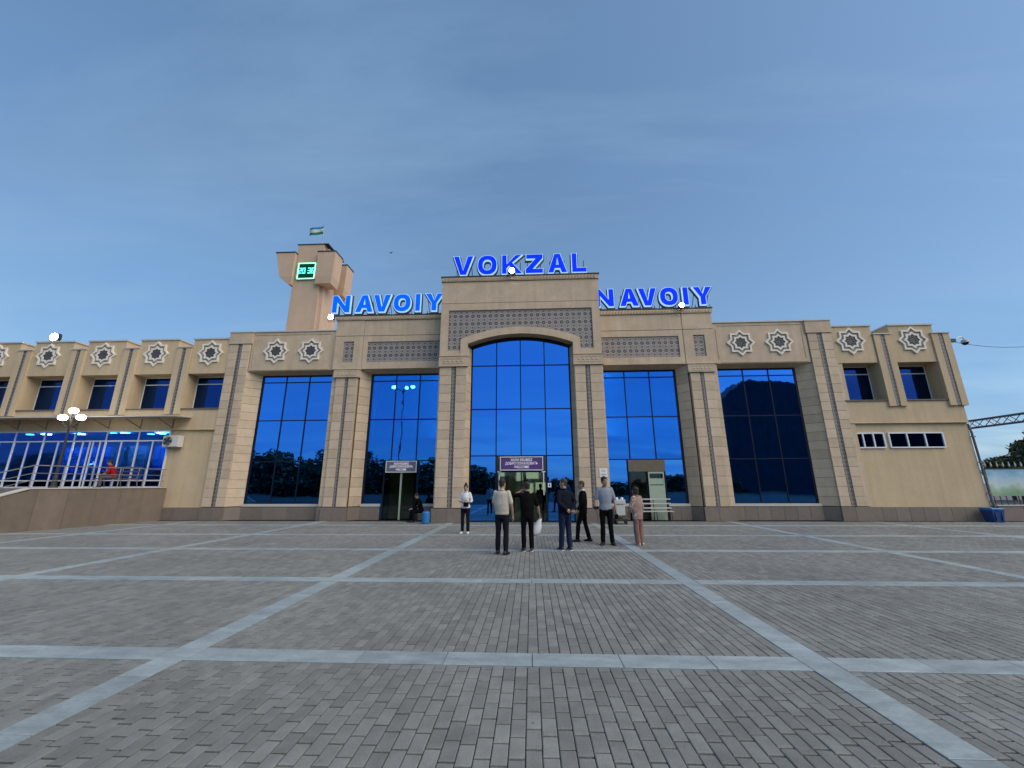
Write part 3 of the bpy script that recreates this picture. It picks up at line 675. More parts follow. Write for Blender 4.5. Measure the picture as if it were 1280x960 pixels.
# building body: roof slab, side and back walls, wing ends
k = MB(); k.box(-15.9, 15.9, 21.3, 36, 9.2, 9.6); k.box(-15.9, 15.9, 35.6, 36, 0, 9.2); k.box(21.2, 21.46, D+.5, 32, 0, 8.95); k.box(15.9, 16.1, 21.2, 36, 0, 9.3); k.box(-16.1, -15.9, 21.2, 36, 0, 9.3)
k.box(-32, -31.8, D+.5, 32, 0, 8.95); k.box(15.9, 21.3, D+.9, D+1.0, 0, 5.4)
k.build('back_wall', MT['plaster'], ST)
k = MB(); k.box(21.0, 21.75, D+1.6, D+6, 5.62, 5.72); k.prism([(21.46, 5.72), (21.9, 5.72), (21.46, 6.0)], D+1.6, D+6); k.build('eave', MT['greymetal'], ST)

# --- halls behind the glass
k = MB(); k.box(-9.6, 9.6, YG+.05, 27, -.012, .006); k.box(-9.6, 9.6, 27, 27.2, 0, 4.0); k.box(-9.6, 9.6, YG+.25, 27, 4.0, 4.1)
k.box(-9.7, -9.6, 21.2, 27, 0, 4); k.box(9.6, 9.7, 21.2, 27, 0, 4); k.box(-2.7, -2.6, 19.5, 21.3, 0, 3.4); k.box(2.6, 2.7, 19.5, 21.3, 0, 3.4); k.box(-2.6, 2.6, 19.4, 21.3, 3.1, 3.3); k.box(-2.6, 2.6, 19.36, 21.2, -.012, .006)
hall = k.build('hall', MT['inner'], ST)
k = MB()
for x0, x1, z0, z1 in ((-.5, -.1, 1.9, 2.8), (.15, .95, 2.05, 3.0), (.15, .6, 1.0, 1.75), (.75, 1.4, 1.15, 1.8), (-1.6, -1.3, 2.2, 2.9), (1.7, 2.1, 1.5, 2.8)): k.box(x0, x1, 26.96, 26.99, z0, z1)
k.build('far_window', MT['brightwin'], hall)
for x, y in ((0.6, 24.0), (-1.6, 22.6), (3.6, 23.6), (-3.4, 23.6)):
    MB().box(x-.5, x+.5, y-.12, y+.12, 3.93, 3.97).build('ceiling_light', MT['ceilinglamp'], hall)
k = MB()
for x in (-1.6, -.9, 1.3): k.box(x-.35, x+.35, 25.2, 25.6, 0, 1.2)
k.build('counter', MT['innerdark'], hall)
for s in (-1, 1):
    k = MB(); k.box(s*4.03, s*9.6, 23.6, 23.8, 4.12, 8.8); k.box(s*4.03, s*9.6, 21.3, 23.6, 8.7, 8.8); k.box(s*9.0, s*9.1, 21.3, 23.6, 4.12, 8.7); k.build('upper_hall', MT['inner'], hall)
    for z in (4.2, 8.6): MB().box(s*4.2, s*4.9, 22.2, 23.2, z, z+.06).build('ceiling_light', MT['halllamp'], hall)
# --- entrance doors
def door(parent, x0, x1, y, z1, xm, m='glassclear', fm='mullion', fw=.06):
    f = MB(); f.box(x0, x0+fw, y-.08, y, 0.006, z1); f.box(x1-fw, x1, y-.08, y, 0.006, z1); f.box(x0+fw, x1-fw, y-.078, y-.002, z1-fw, z1)
    if xm is not None: f.box(xm-fw/2, xm+fw/2, y-.076, y-.004, 0.006, z1-fw)
    d = f.build('door', MT[fm], parent)
    e = [x0+fw]+([xm-fw/2, xm+fw/2] if xm is not None else [])+[x1-fw]
    for i in range(0, len(e), 2): MB().box(e[i], e[i+1], y-.045, y-.033, 0.01, z1-fw).build('pane', MT[m], d)
    return d
dr = door(gw, -1.19, 1.19, C+.55, 2.30, 0.0)
k = MB(); k.box(-1.19, 1.19, C+.49, C+.53, 2.30, 2.98); k.build('transom_panel', MT['innerdark'], dr)
k = MB()
for x in (-1.05, 1.05): k.box(x-.09, x+.09, C+.44, C+.48, 2.24, 2.29); k.box(x-.02, x+.02, C+.44, C+.47, 1.2, 2.24)
k.build('frame', MT['white'], dr)
bl, br = bays[(-1, 0)], bays[(1, 0)]
dl = door(bl, -7.0, -5.25, YG-.1, 2.85, -6.07)
k = MB(); k.box(-6.11, -6.03, YG-.25, YG-.19, 0.01, 2.26); k.build('handrail_post', MT['greendoor'], dl)
k = MB(); k.box(-7.0, -6.94, YG-.1, YG, 0, 2.84); k.box(-5.31, -5.25, YG-.1, YG, 0, 2.84); k.build('frame', MT['mullion'], dl)
drr = door(br, 5.26, 7.05, YG-.1, 2.85, 6.12)
k = MB(); k.box(5.26, 7.05, YG-.21, YG-.182, 2.28, 2.85); k.build('transom_panel', MT['panelbeige'], drr)
k = MB(); a_, b_ = YG-.26, YG-.22; k.box(6.18, 6.94, a_, b_, 0.02, 1.62); k.box(6.18, 6.24, a_, b_, 1.62, 2.26); k.box(6.88, 6.94, a_, b_, 1.62, 2.26); k.box(6.24, 6.88, a_, b_, 2.18, 2.26); k.box(6.24, 6.88, a_+.01, b_-.01, 1.66, 1.95)
k.build('door_leaf', MT['greendoor'], drr)

# --- glazed ticket front on the terrace
xs = [-30.3, -28.6, -26.93, -25.29, -23.6, -21.83, -20.06, -18.40]
f = MB(); y = D+.1; mw = .055
for x in xs: f.box(x-mw/2, x+mw/2, y-.09, y, 1.63, 4.5)
for i in range(len(xs)-1):
    xm = (xs[i]+xs[i+1])/2
    if i == 4:
        for q in (.30, .52, .62, .84): f.box(xs[i]+1.77*q-.03, xs[i]+1.77*q+.03, y-.085, y-.005, 1.63, 3.93)
    else: f.box(xm-.03, xm+.03, y-.085, y-.005, 1.63, 3.93)
f.box(xs[0], xs[-1], y-.08, y-.01, 3.93, 3.99); f.box(xs[0], xs[-1], y-.08, y-.01, 4.44, 4.5); f.box(xs[0], xs[-1], y-.08, y-.01, 1.92, 1.97); f.box(xs[0], xs[-1], y-.08, y-.01, 1.6, 1.65)
shop = f.build('ticket_glazing', MT['white'], wl)
for i in range(len(xs)-1):
    x0, x1 = xs[i]+mw/2, xs[i+1]-mw/2; xm = (x0+x1)/2
    cuts = [x0]+([xs[i]+1.77*q for q in (.30, .52, .62, .84)] if i == 4 else [xm])+[x1]
    for a0, a1 in zip(cuts[:-1], cuts[1:]):
        MB().box(a0+.03, a1-.03, y-.05, y-.038, 1.97, 3.93).build('pane', MT['glassshop'], shop)
        MB().box(a0+.03, a1-.03, y-.05, y-.038, 1.65, 1.92).build('pane', MT['glassdk'], shop)
    MB().box(x0, x1, y-.05, y-.038, 3.99, 4.44).build('pane', MT['glassshop'], shop)
k = MB(); k.box(-31, -18.3, 24, 24.2, 1.6, 4.6); k.box(-31, -18.3, D+.2, 24, 4.56, 4.6); k.box(-18.34, -18.3, D+.2, 24, 1.6, 4.6)
room = k.build('ticket_hall', MT['inner'], wl)
k = MB(); k.box(-31, -18.3, D+.15, 24, 1.58, 1.6); k.build('hall_floor', MT['inner'], room)
k = MB()
for x0, x1, z0, z1 in ((-20.1, -19.2, 2.5, 3.95), (-21.2, -20.25, 2.6, 3.9), (-25.1, -23.9, 2.5, 3.9), (-26.7, -25.4, 2.4, 3.9), (-19.0, -18.5, 2.3, 3.6)): k.box(x0, x1, 22.2, 22.25, z0, z1)
k.build('hall_panel', MT['innerblue'], room)
k = MB(); k.box(-22.6, -21.5, 22.0, 22.05, 1.9, 3.9); k.box(-23.4, -22.9, 22.0, 22.05, 1.7, 3.8); k.build('hall_panel', MT['inner'], room)  # pale sheets stand in for a white-lit patch near the door
for x, y_ in ((-22.2, 21.2), (-20.2, 21.3), (-25.0, 21.3), (-27.0, 21.3)): MB().box(x-.15, x+.15, y_-.15, y_+.15, 4.50, 4.55).build('ceiling_light', MT['spotlamp'], room)
for x, yy in ((-22.7, 21.0), (-19.6, 20.9), (-25.4, 21.4), (-21.1, 21.6), (-28, 21.3)):
    MB().box(x-.13, x+.13, yy-.1, yy+.1, 4.50, 4.54).build('ceiling_light', MT['ceilinglamp'], room)
# pale sign strips behind the upper panes, too blurred to read
for x0, x1 in ((-25.1, -23.8), (-21.7, -20.2)):
    MB().box(x0, x1, D+.16, D+.18, 4.05, 4.38).build('sign_strip', mat('violet sign strip', (0.22, 0.2, 0.36), 0.6, 0.25, 7), shop)
MB().box(-29.0, -28.1, y-.115, y-.095, 3.0, 3.35).build('notice', MT['paper'], shop)
# lean-to canopy with brackets
k = MB()
def quadslab(p0, p1, p2, p3, t):
    v = [p0, p1, p2, p3]; vs = v+[(a_, b_, c_+t) for a_, b_, c_ in v]
    k.add(vs, [(0, 3, 2, 1), (4, 5, 6, 7), (0, 1, 5, 4), (1, 2, 6, 5), (2, 3, 7, 6), (3, 0, 4, 7)])
quadslab((-31, 18.7, 5.03), (-17.15, 18.7, 5.03), (-17.35, D-.005, 5.14), (-31, D-.005, 5.14), .045)
can = k.build('canopy', MT['cap'], wl)
k = MB()
for x in (-18.3, -20.05, -21.8, -23.6, -25.3, -26.9, -28.6):
    k.tube((x, D-.02, 4.62), (x, 18.95, 5.02), .022, n=6); k.tube((x, D-.02, 4.58), (x, D-.02, 5.1), .022, n=6)
k.build('bracket', MT['greymetal'], can)
k = MB(); k.box(-31, -18.36, D+.02, D+.3, 4.505, 4.6); k.build('fascia', MT['plaster'], can)

# ------------------------------------------------------------------ clock tower
TY = 22.5
TW = root('clock_tower', (-13.75, TY+1.2, 9.6), 'square beige tower with four boxy corner turrets rising behind the roof', 'tower')
k = MB()
k.box(-14.75, -12.95, TY+.35, TY+2.0, 9.6, 14.6)
k.prism([(-14.75, 9.6), (-12.95, 9.6), (-12.95, 14.6), (-14.75, 14.6)], TY+.05, TY+.35)
k.box(-12.95, -12.73, TY+.22, TY+2.1, 9.6, 14.6)
k.box(-14.62, -13.12, TY+.02, TY+2.2, 14.58, 16.4)
TB = k.build('shaft', MT['plasterpink'], TW)
k = MB(); k.box(-14.68, -12.92, TY+.03, TY+2.2, 16.4, 17.08); k.box(-12.92, -12.70, TY+.3, TY+2.0, 16.4, 16.9); k.build('crown_block', MT['plasterpink'], TW)
k = MB(); k.box(-14.74, -12.64, TY-.01, TY+2.26, 17.082, 17.13); k.box(-14.86, -14.69, TY+.3, TY+2.0, 16.86, 16.93); k.build('roof_edge', MT['dark'], TW)
def turret(x0, x1, y0, y1, dx0, dx1):
    """box turret: wider at the top, sloping underside towards the shaft"""
    m_ = MB(); zt, zb, zc = 16.36, 14.62, 14.12
    i0, i1 = dx0, dx1
    ring = lambda a0, a1, c0, c1, z: [(a0, c0, z), (a1, c0, z), (a1, c1, z), (a0, c1, z)]
    m_.rings([ring(x0+.55*i0, x1-.55*i1, y0+.05, y1-.05, zc), ring(x0+.22*i0, x1-.22*i1, y0, y1, zb), ring(x0, x1, y0, y1, zt)])
    t = m_.build('turret', MT['plasterpink'], TW)
    MB().box(x0-.04, x1+.04, y0-.04, y1+.04, zt+.002, zt+.05).build('turret_roof', MT['dark'], t)
turret(-15.9, -14.64, TY-.25, TY+.75, 1.9, 0.1); turret(-13.12, -11.97, TY-.25, TY+.75, 0.0, 0.25)
turret(-15.9, -14.64, TY+1.45, TY+2.4, 1.9, 0.1); turret(-13.12, -11.97, TY+1.45, TY+2.4, 0.0, 0.25)
CK = root('digital_clock', (-13.85, TY-.06, 15.1), 'green lit digital clock screen showing the time on the tower', 'clock')
MB().box(-14.45, -13.24, TY-.06, TY+.0, 14.52, 15.72).build('clock_case', MT['dark'], CK)
MB().box(-14.40, -13.29, TY-.075, TY-.062, 14.57, 15.67).build('clock_screen', MT['clockface'], CK)
k = MB()
for z in (14.55, 15.65): k.box(-14.42, -13.27, TY-.10, TY-.076, z-.03, z+.03)
for x in (-14.40, -13.29): k.box(x-.03, x+.03, TY-.10, TY-.076, 14.581, 15.619)
k.build('clock_border', MT['clockedge'], CK)
SEG = {'0': 'abcdef', '2': 'abged', '3': 'abgcd', '6': 'afgedc'}
for ch, x in zip('2036', (-14.37, -14.12, -13.76, -13.51)):
    k = MB(); w, hgt, t = .20, .40, .05; z = 14.92
    S = {'a': (0, w, hgt-t, hgt), 'd': (0, w, 0, t), 'g': (0, w, hgt/2-t/2, hgt/2+t/2), 'f': (0, t, hgt/2, hgt), 'b': (w-t, w, hgt/2, hgt), 'e': (0, t, 0, hgt/2), 'c': (w-t, w, 0, hgt/2)}
    for i, q in enumerate(SEG[ch]): a0, a1, c0, c1 = S[q]; k.box(x+a0, x+a1, TY-.085-.001*i, TY-.076, z+c0, z+c1)
    k.build('clock_digit', MT['clockdigit'], CK)
# flag
FL = root('flag', (-13.17, TY+.15, 17.13), 'small striped blue white and green flag flying from the tower top', 'flag')
k = MB(); k.tube((-13.17, TY+.15, 17.1), (-13.19, TY+.15, 18.62), .022, .016, 8); k.ball((-13.19, TY+.15, 18.64), .035); k.build('pole', MT['steel'], FL)
k = MB(); nx, nz = 14, 12; V = []
for i in range(nx+1):
    for j in range(nz+1):
        u = i/nx; x = -13.21-u*.95; V.append((x, TY+.15+.10*sin(u*7)*u+.02*sin(j*.6), 17.95+.60*j/nz-.10*u+.06*sin(u*6+1.0)*u))
F = []; MI = []
for i in range(nx):
    for j in range(nz):
        F.append((i*(nz+1)+j, (i+1)*(nz+1)+j, (i+1)*(nz+1)+j+1, i*(nz+1)+j+1)); MI.append(0 if j > 7 else (1 if 4 <= j <= 7 else 2))
k.v = V; k.f = F; k.mi = MI
fl = k.build('cloth', [MT['flagblue'], MT['flagwhite'], MT['flaggreen']], FL, True)
sm = fl.modifiers.new('thickness', 'SOLIDIFY'); sm.thickness = .006
k = MB(); P = [(.05*cos(a), .05*sin(a)) for a in [radians(60+i*20) for i in range(13)]]
Q = [(.012+.042*cos(a), .042*sin(a)) for a in [radians(60+i*20) for i in range(13)]]
k.band([(-13.36+x, 18.48+z) for x, z in P], [(-13.36+x, 18.48+z) for x, z in Q], TY+.11, TY+.118); k.build('crescent', MT['flagwhite'], FL)

# ------------------------------------------------------------------ roof letters
def letter_paths(ch, w, h, t):
    """outline polygons (outer, holes) of a bold capital in a w x h box"""
    if ch == 'I': return [[(0, 0), (w, 0), (w, h), (0, h)]]
    if ch == 'N': return [[(0, 0), (t, 0), (t, h*.60), (w-t*1.0, 0), (w, 0), (w, h), (w-t, h), (w-t, h*.40), (t*1.0, h), (0, h)]]
    if ch == 'V': return [[(w/2-t*.62, 0), (w/2+t*.62, 0), (w, h), (w-t*1.12, h), (w/2, t*1.0), (t*1.12, h), (0, h)]]
    if ch == 'A':
        k = w/2-t*.58; zc = h*.23; z2 = zc+t*.78
        xi = lambda z: k*z/h
        return [[(0, 0), (t*1.1, 0), (t*1.1+xi(zc), zc), (w-t*1.1-xi(zc), zc), (w-t*1.1, 0), (w, 0), (w/2+t*.58, h), (w/2-t*.58, h)],
                [(xi(z2)+t*1.12, z2), (w/2, h*.80), (w-xi(z2)-t*1.12, z2)]]
    if ch == 'Y': return [[(w/2-t*.52, 0), (w/2+t*.52, 0), (w/2+t*.52, h*.43), (w, h), (w-t*1.22, h), (w/2, h*.60), (t*1.22, h), (0, h), (w/2-t*.52, h*.43)]]
    if ch == 'K': return [[(0, 0), (t, 0), (t, h*.30), (t*1.45, h*.42), (w-t*1.25, 0), (w, 0), (t*2.1, h*.585), (w-t*.1, h), (w-t*1.35, h), (t, h*.52), (t, h), (0, h)]]
    if ch == 'Z': return [[(0, 0), (w, 0), (w, t*.95), (t*1.5, t*.95), (w, h-t*.85), (w, h), (w*.04, h), (w*.04, h-t*.95), (w-t*1.5, h-t*.95), (0, t*.85)]]
    if ch == 'L': return [[(0, 0), (w, 0), (w, t*.95), (t, t*.95), (t, h), (0, h)]]
    if ch == 'O':
        e = lambda rx, rz: [(w/2+rx*(abs(cos(a))**.86)*(1 if cos(a) >= 0 else -1), h/2+rz*(abs(sin(a))**.86)*(1 if sin(a) >= 0 else -1)) for a in [2*pi*i/40 for i in range(40)]]
        return [e(w/2, h/2+.01), e(w/2-t*1.02, h/2-t*.92)]
def letter_mesh(paths, off, d):
    cu = bpy.data.curves.new('letter', 'CURVE'); cu.dimensions = '2D'; cu.fill_mode = 'BOTH'; cu.extrude = d/2
    for i, P in enumerate(paths):
        A = sum(P[j][0]*P[(j+1) % len(P)][1]-P[(j+1) % len(P)][0]*P[j][1] for j in range(len(P)))
        n = len(P); Q = []; sg = (1 if A > 0 else -1)*(1 if i == 0 else -1)
        for j in range(n):      # mitred offset: outwards for the outer path, inwards for holes
            p0, p1, p2 = Vector(P[j-1]), Vector(P[j]), Vector(P[(j+1) % n])
            n1 = Vector(((p1-p0).y, -(p1-p0).x)).normalized(); n2 = Vector(((p2-p1).y, -(p2-p1).x)).normalized()
            m_ = (n1+n2); m_ = m_.normalized() if m_.length > 1e-6 else n1
            c_ = max(.45, m_.dot(n1)); Q.append(p1+m_*(off*sg/c_))
        s = cu.splines.new('POLY'); s.points.add(n-1); s.use_cyclic_u = True
        for j, q in enumerate(Q): s.points[j].co = (q.x, q.y, 0, 1)
    ob = bpy.data.objects.new('tmp', cu); COL.objects.link(ob)
    dg = bpy.context.evaluated_depsgraph_get(); me = bpy.data.meshes.new_from_object(ob.evaluated_get(dg))
    bpy.data.objects.remove(ob); bpy.data.curves.remove(cu)
    me.transform(Matrix.Rotation(pi/2, 4, 'X')); me.materials.clear()
    return me
def letters(label, items, y, zb, h, t, face, sup, skip_right=None):
    x0 = items[0][1]; r = root('rooftop_sign', (x0, y, zb-.3), label, 'sign', 'lit letter signs along the roof edge')
    for ch, xa, xb in items:
        P = letter_paths(ch, xb-xa, h, t)
        e = letter_mesh(P, .022, .14); e.materials.append(MT['letteredge'])
        o = link('letter', e, r, (xa, y, zb))
        f = letter_mesh(P, -.012, .02); f.materials.append(MT[face]); link('letter_face', f, o, (xa, y-.082, zb))
        bk = letter_mesh(P, .075, .10); bk.materials.append(MT['dark']); link('letter_back', bk, o, (xa, y+.125, zb-.015))
        k = MB()
        for xx in ((xa+.12, xb-.12) if xb-xa > .6 else ((xa+xb)/2,)):
            k.tube((xx, y+.1, sup), (xx, y+.1, zb+.06), .02, n=6); k.tube((xx, y+.9, sup), (xx, y+.12, zb+h*.7), .018, n=6)
        k.box(xa+.05, xb-.05, y+.05, y+.15, zb-.14, zb-.09)
        k.build('support_post', MT['metal'], r)
    return r
letters('tall blue lit letters spelling VOKZAL on the high central portal', [('V', -3.58, -2.50), ('O', -2.25, -1.22), ('K', -.95, .16), ('Z', .32, 1.26), ('A', 1.52, 2.54), ('L', 2.80, 3.58)], 19.2, 12.62, 1.12, .27, 'blueface', 12.31)
NV = [('N', 4.12, 5.14), ('A', 5.46, 6.48), ('V', 6.47, 7.47), ('O', 7.64, 8.61), ('I', 8.88, 9.16), ('Y', 9.43, 10.45)]
letters('flare-washed blue lit letters spelling NAVOIY on the roof beside the clock tower', [(c_, a_-14.77, b_-14.77) for c_, a_, b_ in NV], 20.3, 11.10, 1.04, .28, 'washedface', 10.70)
letters('deep blue lit letters spelling NAVOIY on the roof away from the tower', NV, 20.3, 11.10, 1.04, .28, 'blueface', 10.70)

# ------------------------------------------------------------------ floodlights on the roof edge
def floodlight(x, y, z, label, r=.13):
    f = root('floodlight', (x, y, z-.2), label, 'floodlight', 'floodlights on the station roof edge')
    k = MB(); k.box(x-r*1.3, x+r*1.3, y+.02, y+.16, z-r, z+r); k.box(x-r*1.2, x+r*1.2, y+.16, y+.2, z-r*.7, z+r*.7)
    k.path([(x-r*1.45, y+.09, z), (x-r*1.45, y+.12, z-.24), (x+r*1.45, y+.12, z-.24), (x+r*1.45, y+.09, z)], .012, 6)
    k.build('housing', MT['metal'], f)
    k = MB(); k.tube((x, y-.005, z), (x, y+.018, z), r*1.05, n=20); k.build('lens', MT['flood'], f)
    return f
floodlight(-.38, C-.32, 12.42, 'bright floodlight on the parapet below the K of VOKZAL')
floodlight(-10.26, D-.42, 10.52, 'bright floodlight on the roof corner beside the tower and the N')
floodlight(8.46, D-.40, 10.76, 'bright floodlight on the parapet below the I of the deep blue NAVOIY', .11)
floodlight(-26.4, D-.02, 9.86, 'bright floodlight on top of the low office wing', .2)

# ------------------------------------------------------------------ terrace, retaining wall, railing
def wx(y): return -17.97-(19.9-y)*0.198
tr = MB()
P = [(wx(19.9)-.02, 19.93), (wx(15.0)-.02, 15.0), (-31, 15.0), (-31, 19.93)]
tr.add([(x, y_, 0) for x, y_ in P]+[(x, y_, 1.585) for x, y_ in P], [(4, 5, 6, 7), (0, 1, 5, 4), (1, 2, 6, 5), (2, 3, 7, 6), (3, 0, 4, 7)])
for i in range(14):
    y1 = 15.0-i*.30; z = 1.585-.113*(i+1)
    if z < .1: break
    tr.box(-23, wx(y1)-.10, y1-.30, y1-.001, 0, z)
tag(tr.build('terrace', MT['plinth']), 'raised stone terrace with steps in front of the ticket windows', kind='structure')
RW = root('retaining_wall', (-18.5, 17, 0), 'brown stone slab wall along the edge of the raised terrace', 'wall')
def wtop(y): return 1.60 if y >= 15.0 else 1.60-.36*(15.0-y)
y = 19.86
while y > 11.2:
    y2 = y-.92
    a0, a1 = y2+.004, y-.004
    if wtop(a0) < .15: break
    V = []
    for (yy, o) in ((a0, 0), (a1, 0), (a1, -.25), (a0, -.25)): V.append((wx(yy)+o+random.uniform(0, .003), yy, 0))
    for (yy, o) in ((a0, 0), (a1, 0), (a1, -.25), (a0, -.25)): V.append((wx(yy)+o, yy, wtop(yy)-.03))
    m_ = MB(); m_.add(V, [(0, 1, 5, 4), (1, 2, 6, 5), (2, 3, 7, 6), (3, 0, 4, 7), (4, 5, 6, 7), (0, 3, 2, 1)]); m_.build('wall_slab', MT['plinthwall'], RW)
    y = y2
k = MB()
for a0, a1 in ((15.0, 19.87), (11.6, 15.0)):
    V = [(wx(yy)+o, yy, wtop(yy)+dz) for dz in (-.028, .015) for (yy, o) in ((a0, .03), (a1, .03), (a1, -.29), (a0, -.29))]
    k.add(V, [(0, 3, 2, 1), (4, 5, 6, 7), (0, 1, 5, 4), (1, 2, 6, 5), (2, 3, 7, 6), (3, 0, 4, 7)])
k.build('coping', MT['cap'], RW)
RL = root('railing', (-18.6, 17, 1.6), 'thin steel railing on top of the terrace wall', 'railing')
py = [19.7, 18.9, 17.9, 16.9, 15.95, 15.05, 13.6]
for q in py: MB().tube((wx(q)-.12, q, wtop(q)), (wx(q)-.12, q, wtop(q)+.88), .02, n=8).build('rail_post', MT['steel'], RL)
for dz in (.88, .58, .30):
    MB().path([(wx(q)-.12, q, wtop(q)+dz) for q in [19.85, 15.05, 12.6]], .018 if dz > .8 else .011).build('rail', MT['greymetal'], RL)
# lamp post with three globes
def lamp_post(x, y, z, label, hgt=3.0, group='three-globe lamp posts', gl=.20):
    r = root('lamp_post', (x, y, z), label, 'street lamp', group)
    k = MB(); k.lathe([(.16, 0), (.16, .06), (.10, .12), (.085, .5), (.06, .56), (.05, hgt*.55), (.06, hgt*.56), (.042, hgt*.6), (.036, hgt-.1), (.06, hgt-.06), (.05, hgt)], (x, y, z)); k.build('pole', MT['metal'], r)
    for i, a in enumerate((pi*.5, pi*1.17, pi*1.83)):
        dx, dy = .42*cos(a), .42*sin(a)
        k = MB(); pts = [(x+dx*t, y+dy*t, z+hgt-.30+.22*t*t-.10*sin(pi*t)) for t in [q/5 for q in range(6)]]
        k.path(pts, .018, 6); k.lathe([(.05, 0), (.09, .03), (.07, .06)], (x+dx, y+dy, z+hgt-.08)); k.build('arm', MT['metal'], r)
        k = MB(); k.ball((x+dx, y+dy, z+hgt+.13+(.28 if i == 0 else 0)*0), gl, gl, gl*.82, 16, 10); k.build('globe', MT['lamp'], r, True)
    k = MB(); k.tube((x, y, z+hgt), (x, y, z+hgt+.30), .02); k.lathe([(.05, 0), (.08, .03), (.06, .06)], (x, y, z+hgt+.28)); k.build('finial', MT['metal'], r)
    k = MB(); k.ball((x, y, z+hgt+.50), gl, gl, gl*.82, 16, 10); k.build('globe', MT['lamp'], r, True)
    return r
def lamp3(x, y, z, label, hgt, sx=1):
    """black post, two side globes and a raised middle one"""
    r = root('lamp_post', (x, y, z), label, 'street lamp', 'three-globe lamp posts')
    k = MB(); k.lathe([(.16, 0), (.16, .06), (.10, .12), (.085, .5), (.06, .56), (.05, hgt*.55), (.06, hgt*.56), (.042, hgt*.6), (.036, hgt-.1), (.06, hgt-.06), (.05, hgt)], (x, y, z)); k.build('pole', MT['metal'], r)
    for dx, dz in ((-.45, -.05), (.45, -.05), (0, .27)):
        k = MB()
        if dx: k.path([(x+dx*t, y, z+hgt-.42+.24*t*t-.10*sin(pi*t)) for t in [q/6 for q in range(7)]], .02, 6)
        else: k.tube((x, y, z+hgt-.02), (x, y, z+hgt+.12), .025)
        k.lathe([(.05, -.05), (.10, -.02), (.08, .02)], (x+dx, y, z+hgt+dz-.15)); a = k.build('arm', MT['metal'], r)
        k = MB(); k.ball((x+dx, y, z+hgt+dz), .175, .175, .135, 18, 10); k.build('globe', MT['lamp'], a, True)
    return r
lp = lamp3(-21.08, 17.5, 1.585, 'black lamp post with three lit globes on the terrace', 3.27)
# further lamps on the far side of the square, mirrored in the facade glass
copy_tree(lp, (-45, -36, 0), 'black lamp post with three globes across the square, mirrored in the glazing near the tower')
copy_tree(lp, (51, -47, 0), 'black lamp post with three globes across the square, mirrored in the darkest glazing')
ms = root('light_mast', (-13.7, -2.5, 0), 'tall slim mast with three lit heads standing in the square, seen mirrored in the glass', 'lamp')
k = MB(); k.tube((-13.7, -2.5, 0), (-13.7, -2.5, 12.0), .09, .05); k.path([(-14.8, -2.5, 12.35), (-13.7, -2.5, 11.7), (-12.6, -2.5, 12.2)], .04); k.build('pole', MT['metal'], ms)
for x, z in ((-14.8, 12.4), (-13.3, 12.15), (-12.6, 12.25)): MB().ball((x, -2.5, z), .26, .26, .18).build('globe', MT['lamp'], ms, True)

# ------------------------------------------------------------------ appliances, benches, bins, signs
def air_con(x, y, z, label):
    r = root('air_conditioner', (x, y, z), label, 'air conditioner', 'air conditioner units on the office wing')
    k = MB(); k.bbox(x-.43, x+.43, y-.32, y, z-.29, z+.29, .02); k.build('casing', MT['ac'], r)
    k = MB(); k.tube((x-.14, y-.335, z), (x-.14, y-.318, z), .235, n=24); g_ = k.build('fan_grille', MT['greymetal'], r)
    k = MB()
    for q in range(5): a = q*2*pi/5; k.tube((x-.14, y-.345, z), (x-.14+.2*cos(a), y-.345, z+.2*sin(a)), .03, .05, 6)
    k.tube((x-.14, y-.352, z), (x-.14, y-.336, z), .06, n=12); k.build('fan_blade', MT['metal'], g_)
    k = MB(); k.path([(x-.3, y+.02, z-.36), (x-.3, y-.36, z-.32)], .015, 6); k.path([(x+.3, y+.02, z-.36), (x+.3, y-.36, z-.32)], .015, 6); k.build('bracket', MT['greymetal'], r)
    return r
ac = air_con(-18.02, D+.05, 3.9, 'white air conditioner on the plaster wall beside the ticket windows')
copy_tree(ac, (-22.72, D+.38, 6.05), 'small white air conditioner hung in an upper office window')
def text_mesh(s, size, m, name, parent, x, y, z, w=None, bold=.012):
    cu = bpy.data.curves.new('t', 'FONT'); cu.body = s; cu.size = size; cu.align_x = 'CENTER'; cu.align_y = 'CENTER'; cu.extrude = .004; cu.offset = bold*size; cu.resolution_u = 2
    ob = bpy.data.objects.new('tmp', cu); COL.objects.link(ob); dg = bpy.context.evaluated_depsgraph_get()
    me = bpy.data.meshes.new_from_object(ob.evaluated_get(dg)); bpy.data.objects.remove(ob); bpy.data.curves.remove(cu)
    xs_ = [v.co.x for v in me.vertices]
    if w and xs_: me.transform(Matrix.Scale(w/(max(xs_)-min(xs_)), 4, (1, 0, 0)))
    me.transform(Matrix.Rotation(pi/2, 4, 'X')); me.materials.clear(); me.materials.append(MT[m])
    return link(name, me, parent, (x, y, z))
def welcome(x0, x1, y, z0, z1, panel, label):
    r = root('welcome_sign', ((x0+x1)/2, y, z0), label, 'sign', 'welcome signs over the entrance doors')
    MB().box(x0, x1, y-.03, y+.03, z0, z1).build('panel', MT[panel], r)
    k = MB(); t = .035
    k.box(x0-t, x1+t, y-.045, y+.02, z1, z1+t); k.box(x0-t, x1+t, y-.045, y+.02, z0-t, z0); k.box(x0-t, x0, y-.045, y+.02, z0, z1); k.box(x1, x1+t, y-.045, y+.02, z0, z1)
    k.build('frame', MT['white'], r)
    w = x1-x0; zc = (z0+z1)/2; hh = z1-z0
    for s_, dz, ww in (('XUSH KELIBSIZ', .29, .52), ('ДОБРО ПОЖАЛОВАТЬ', 0, .78), ('WELCOME', -.29, .36)):
        text_mesh(s_, hh*.30, 'signtext', 'lettering', r, (x0+x1)/2, y-.036, zc+dz*hh, ww*w)
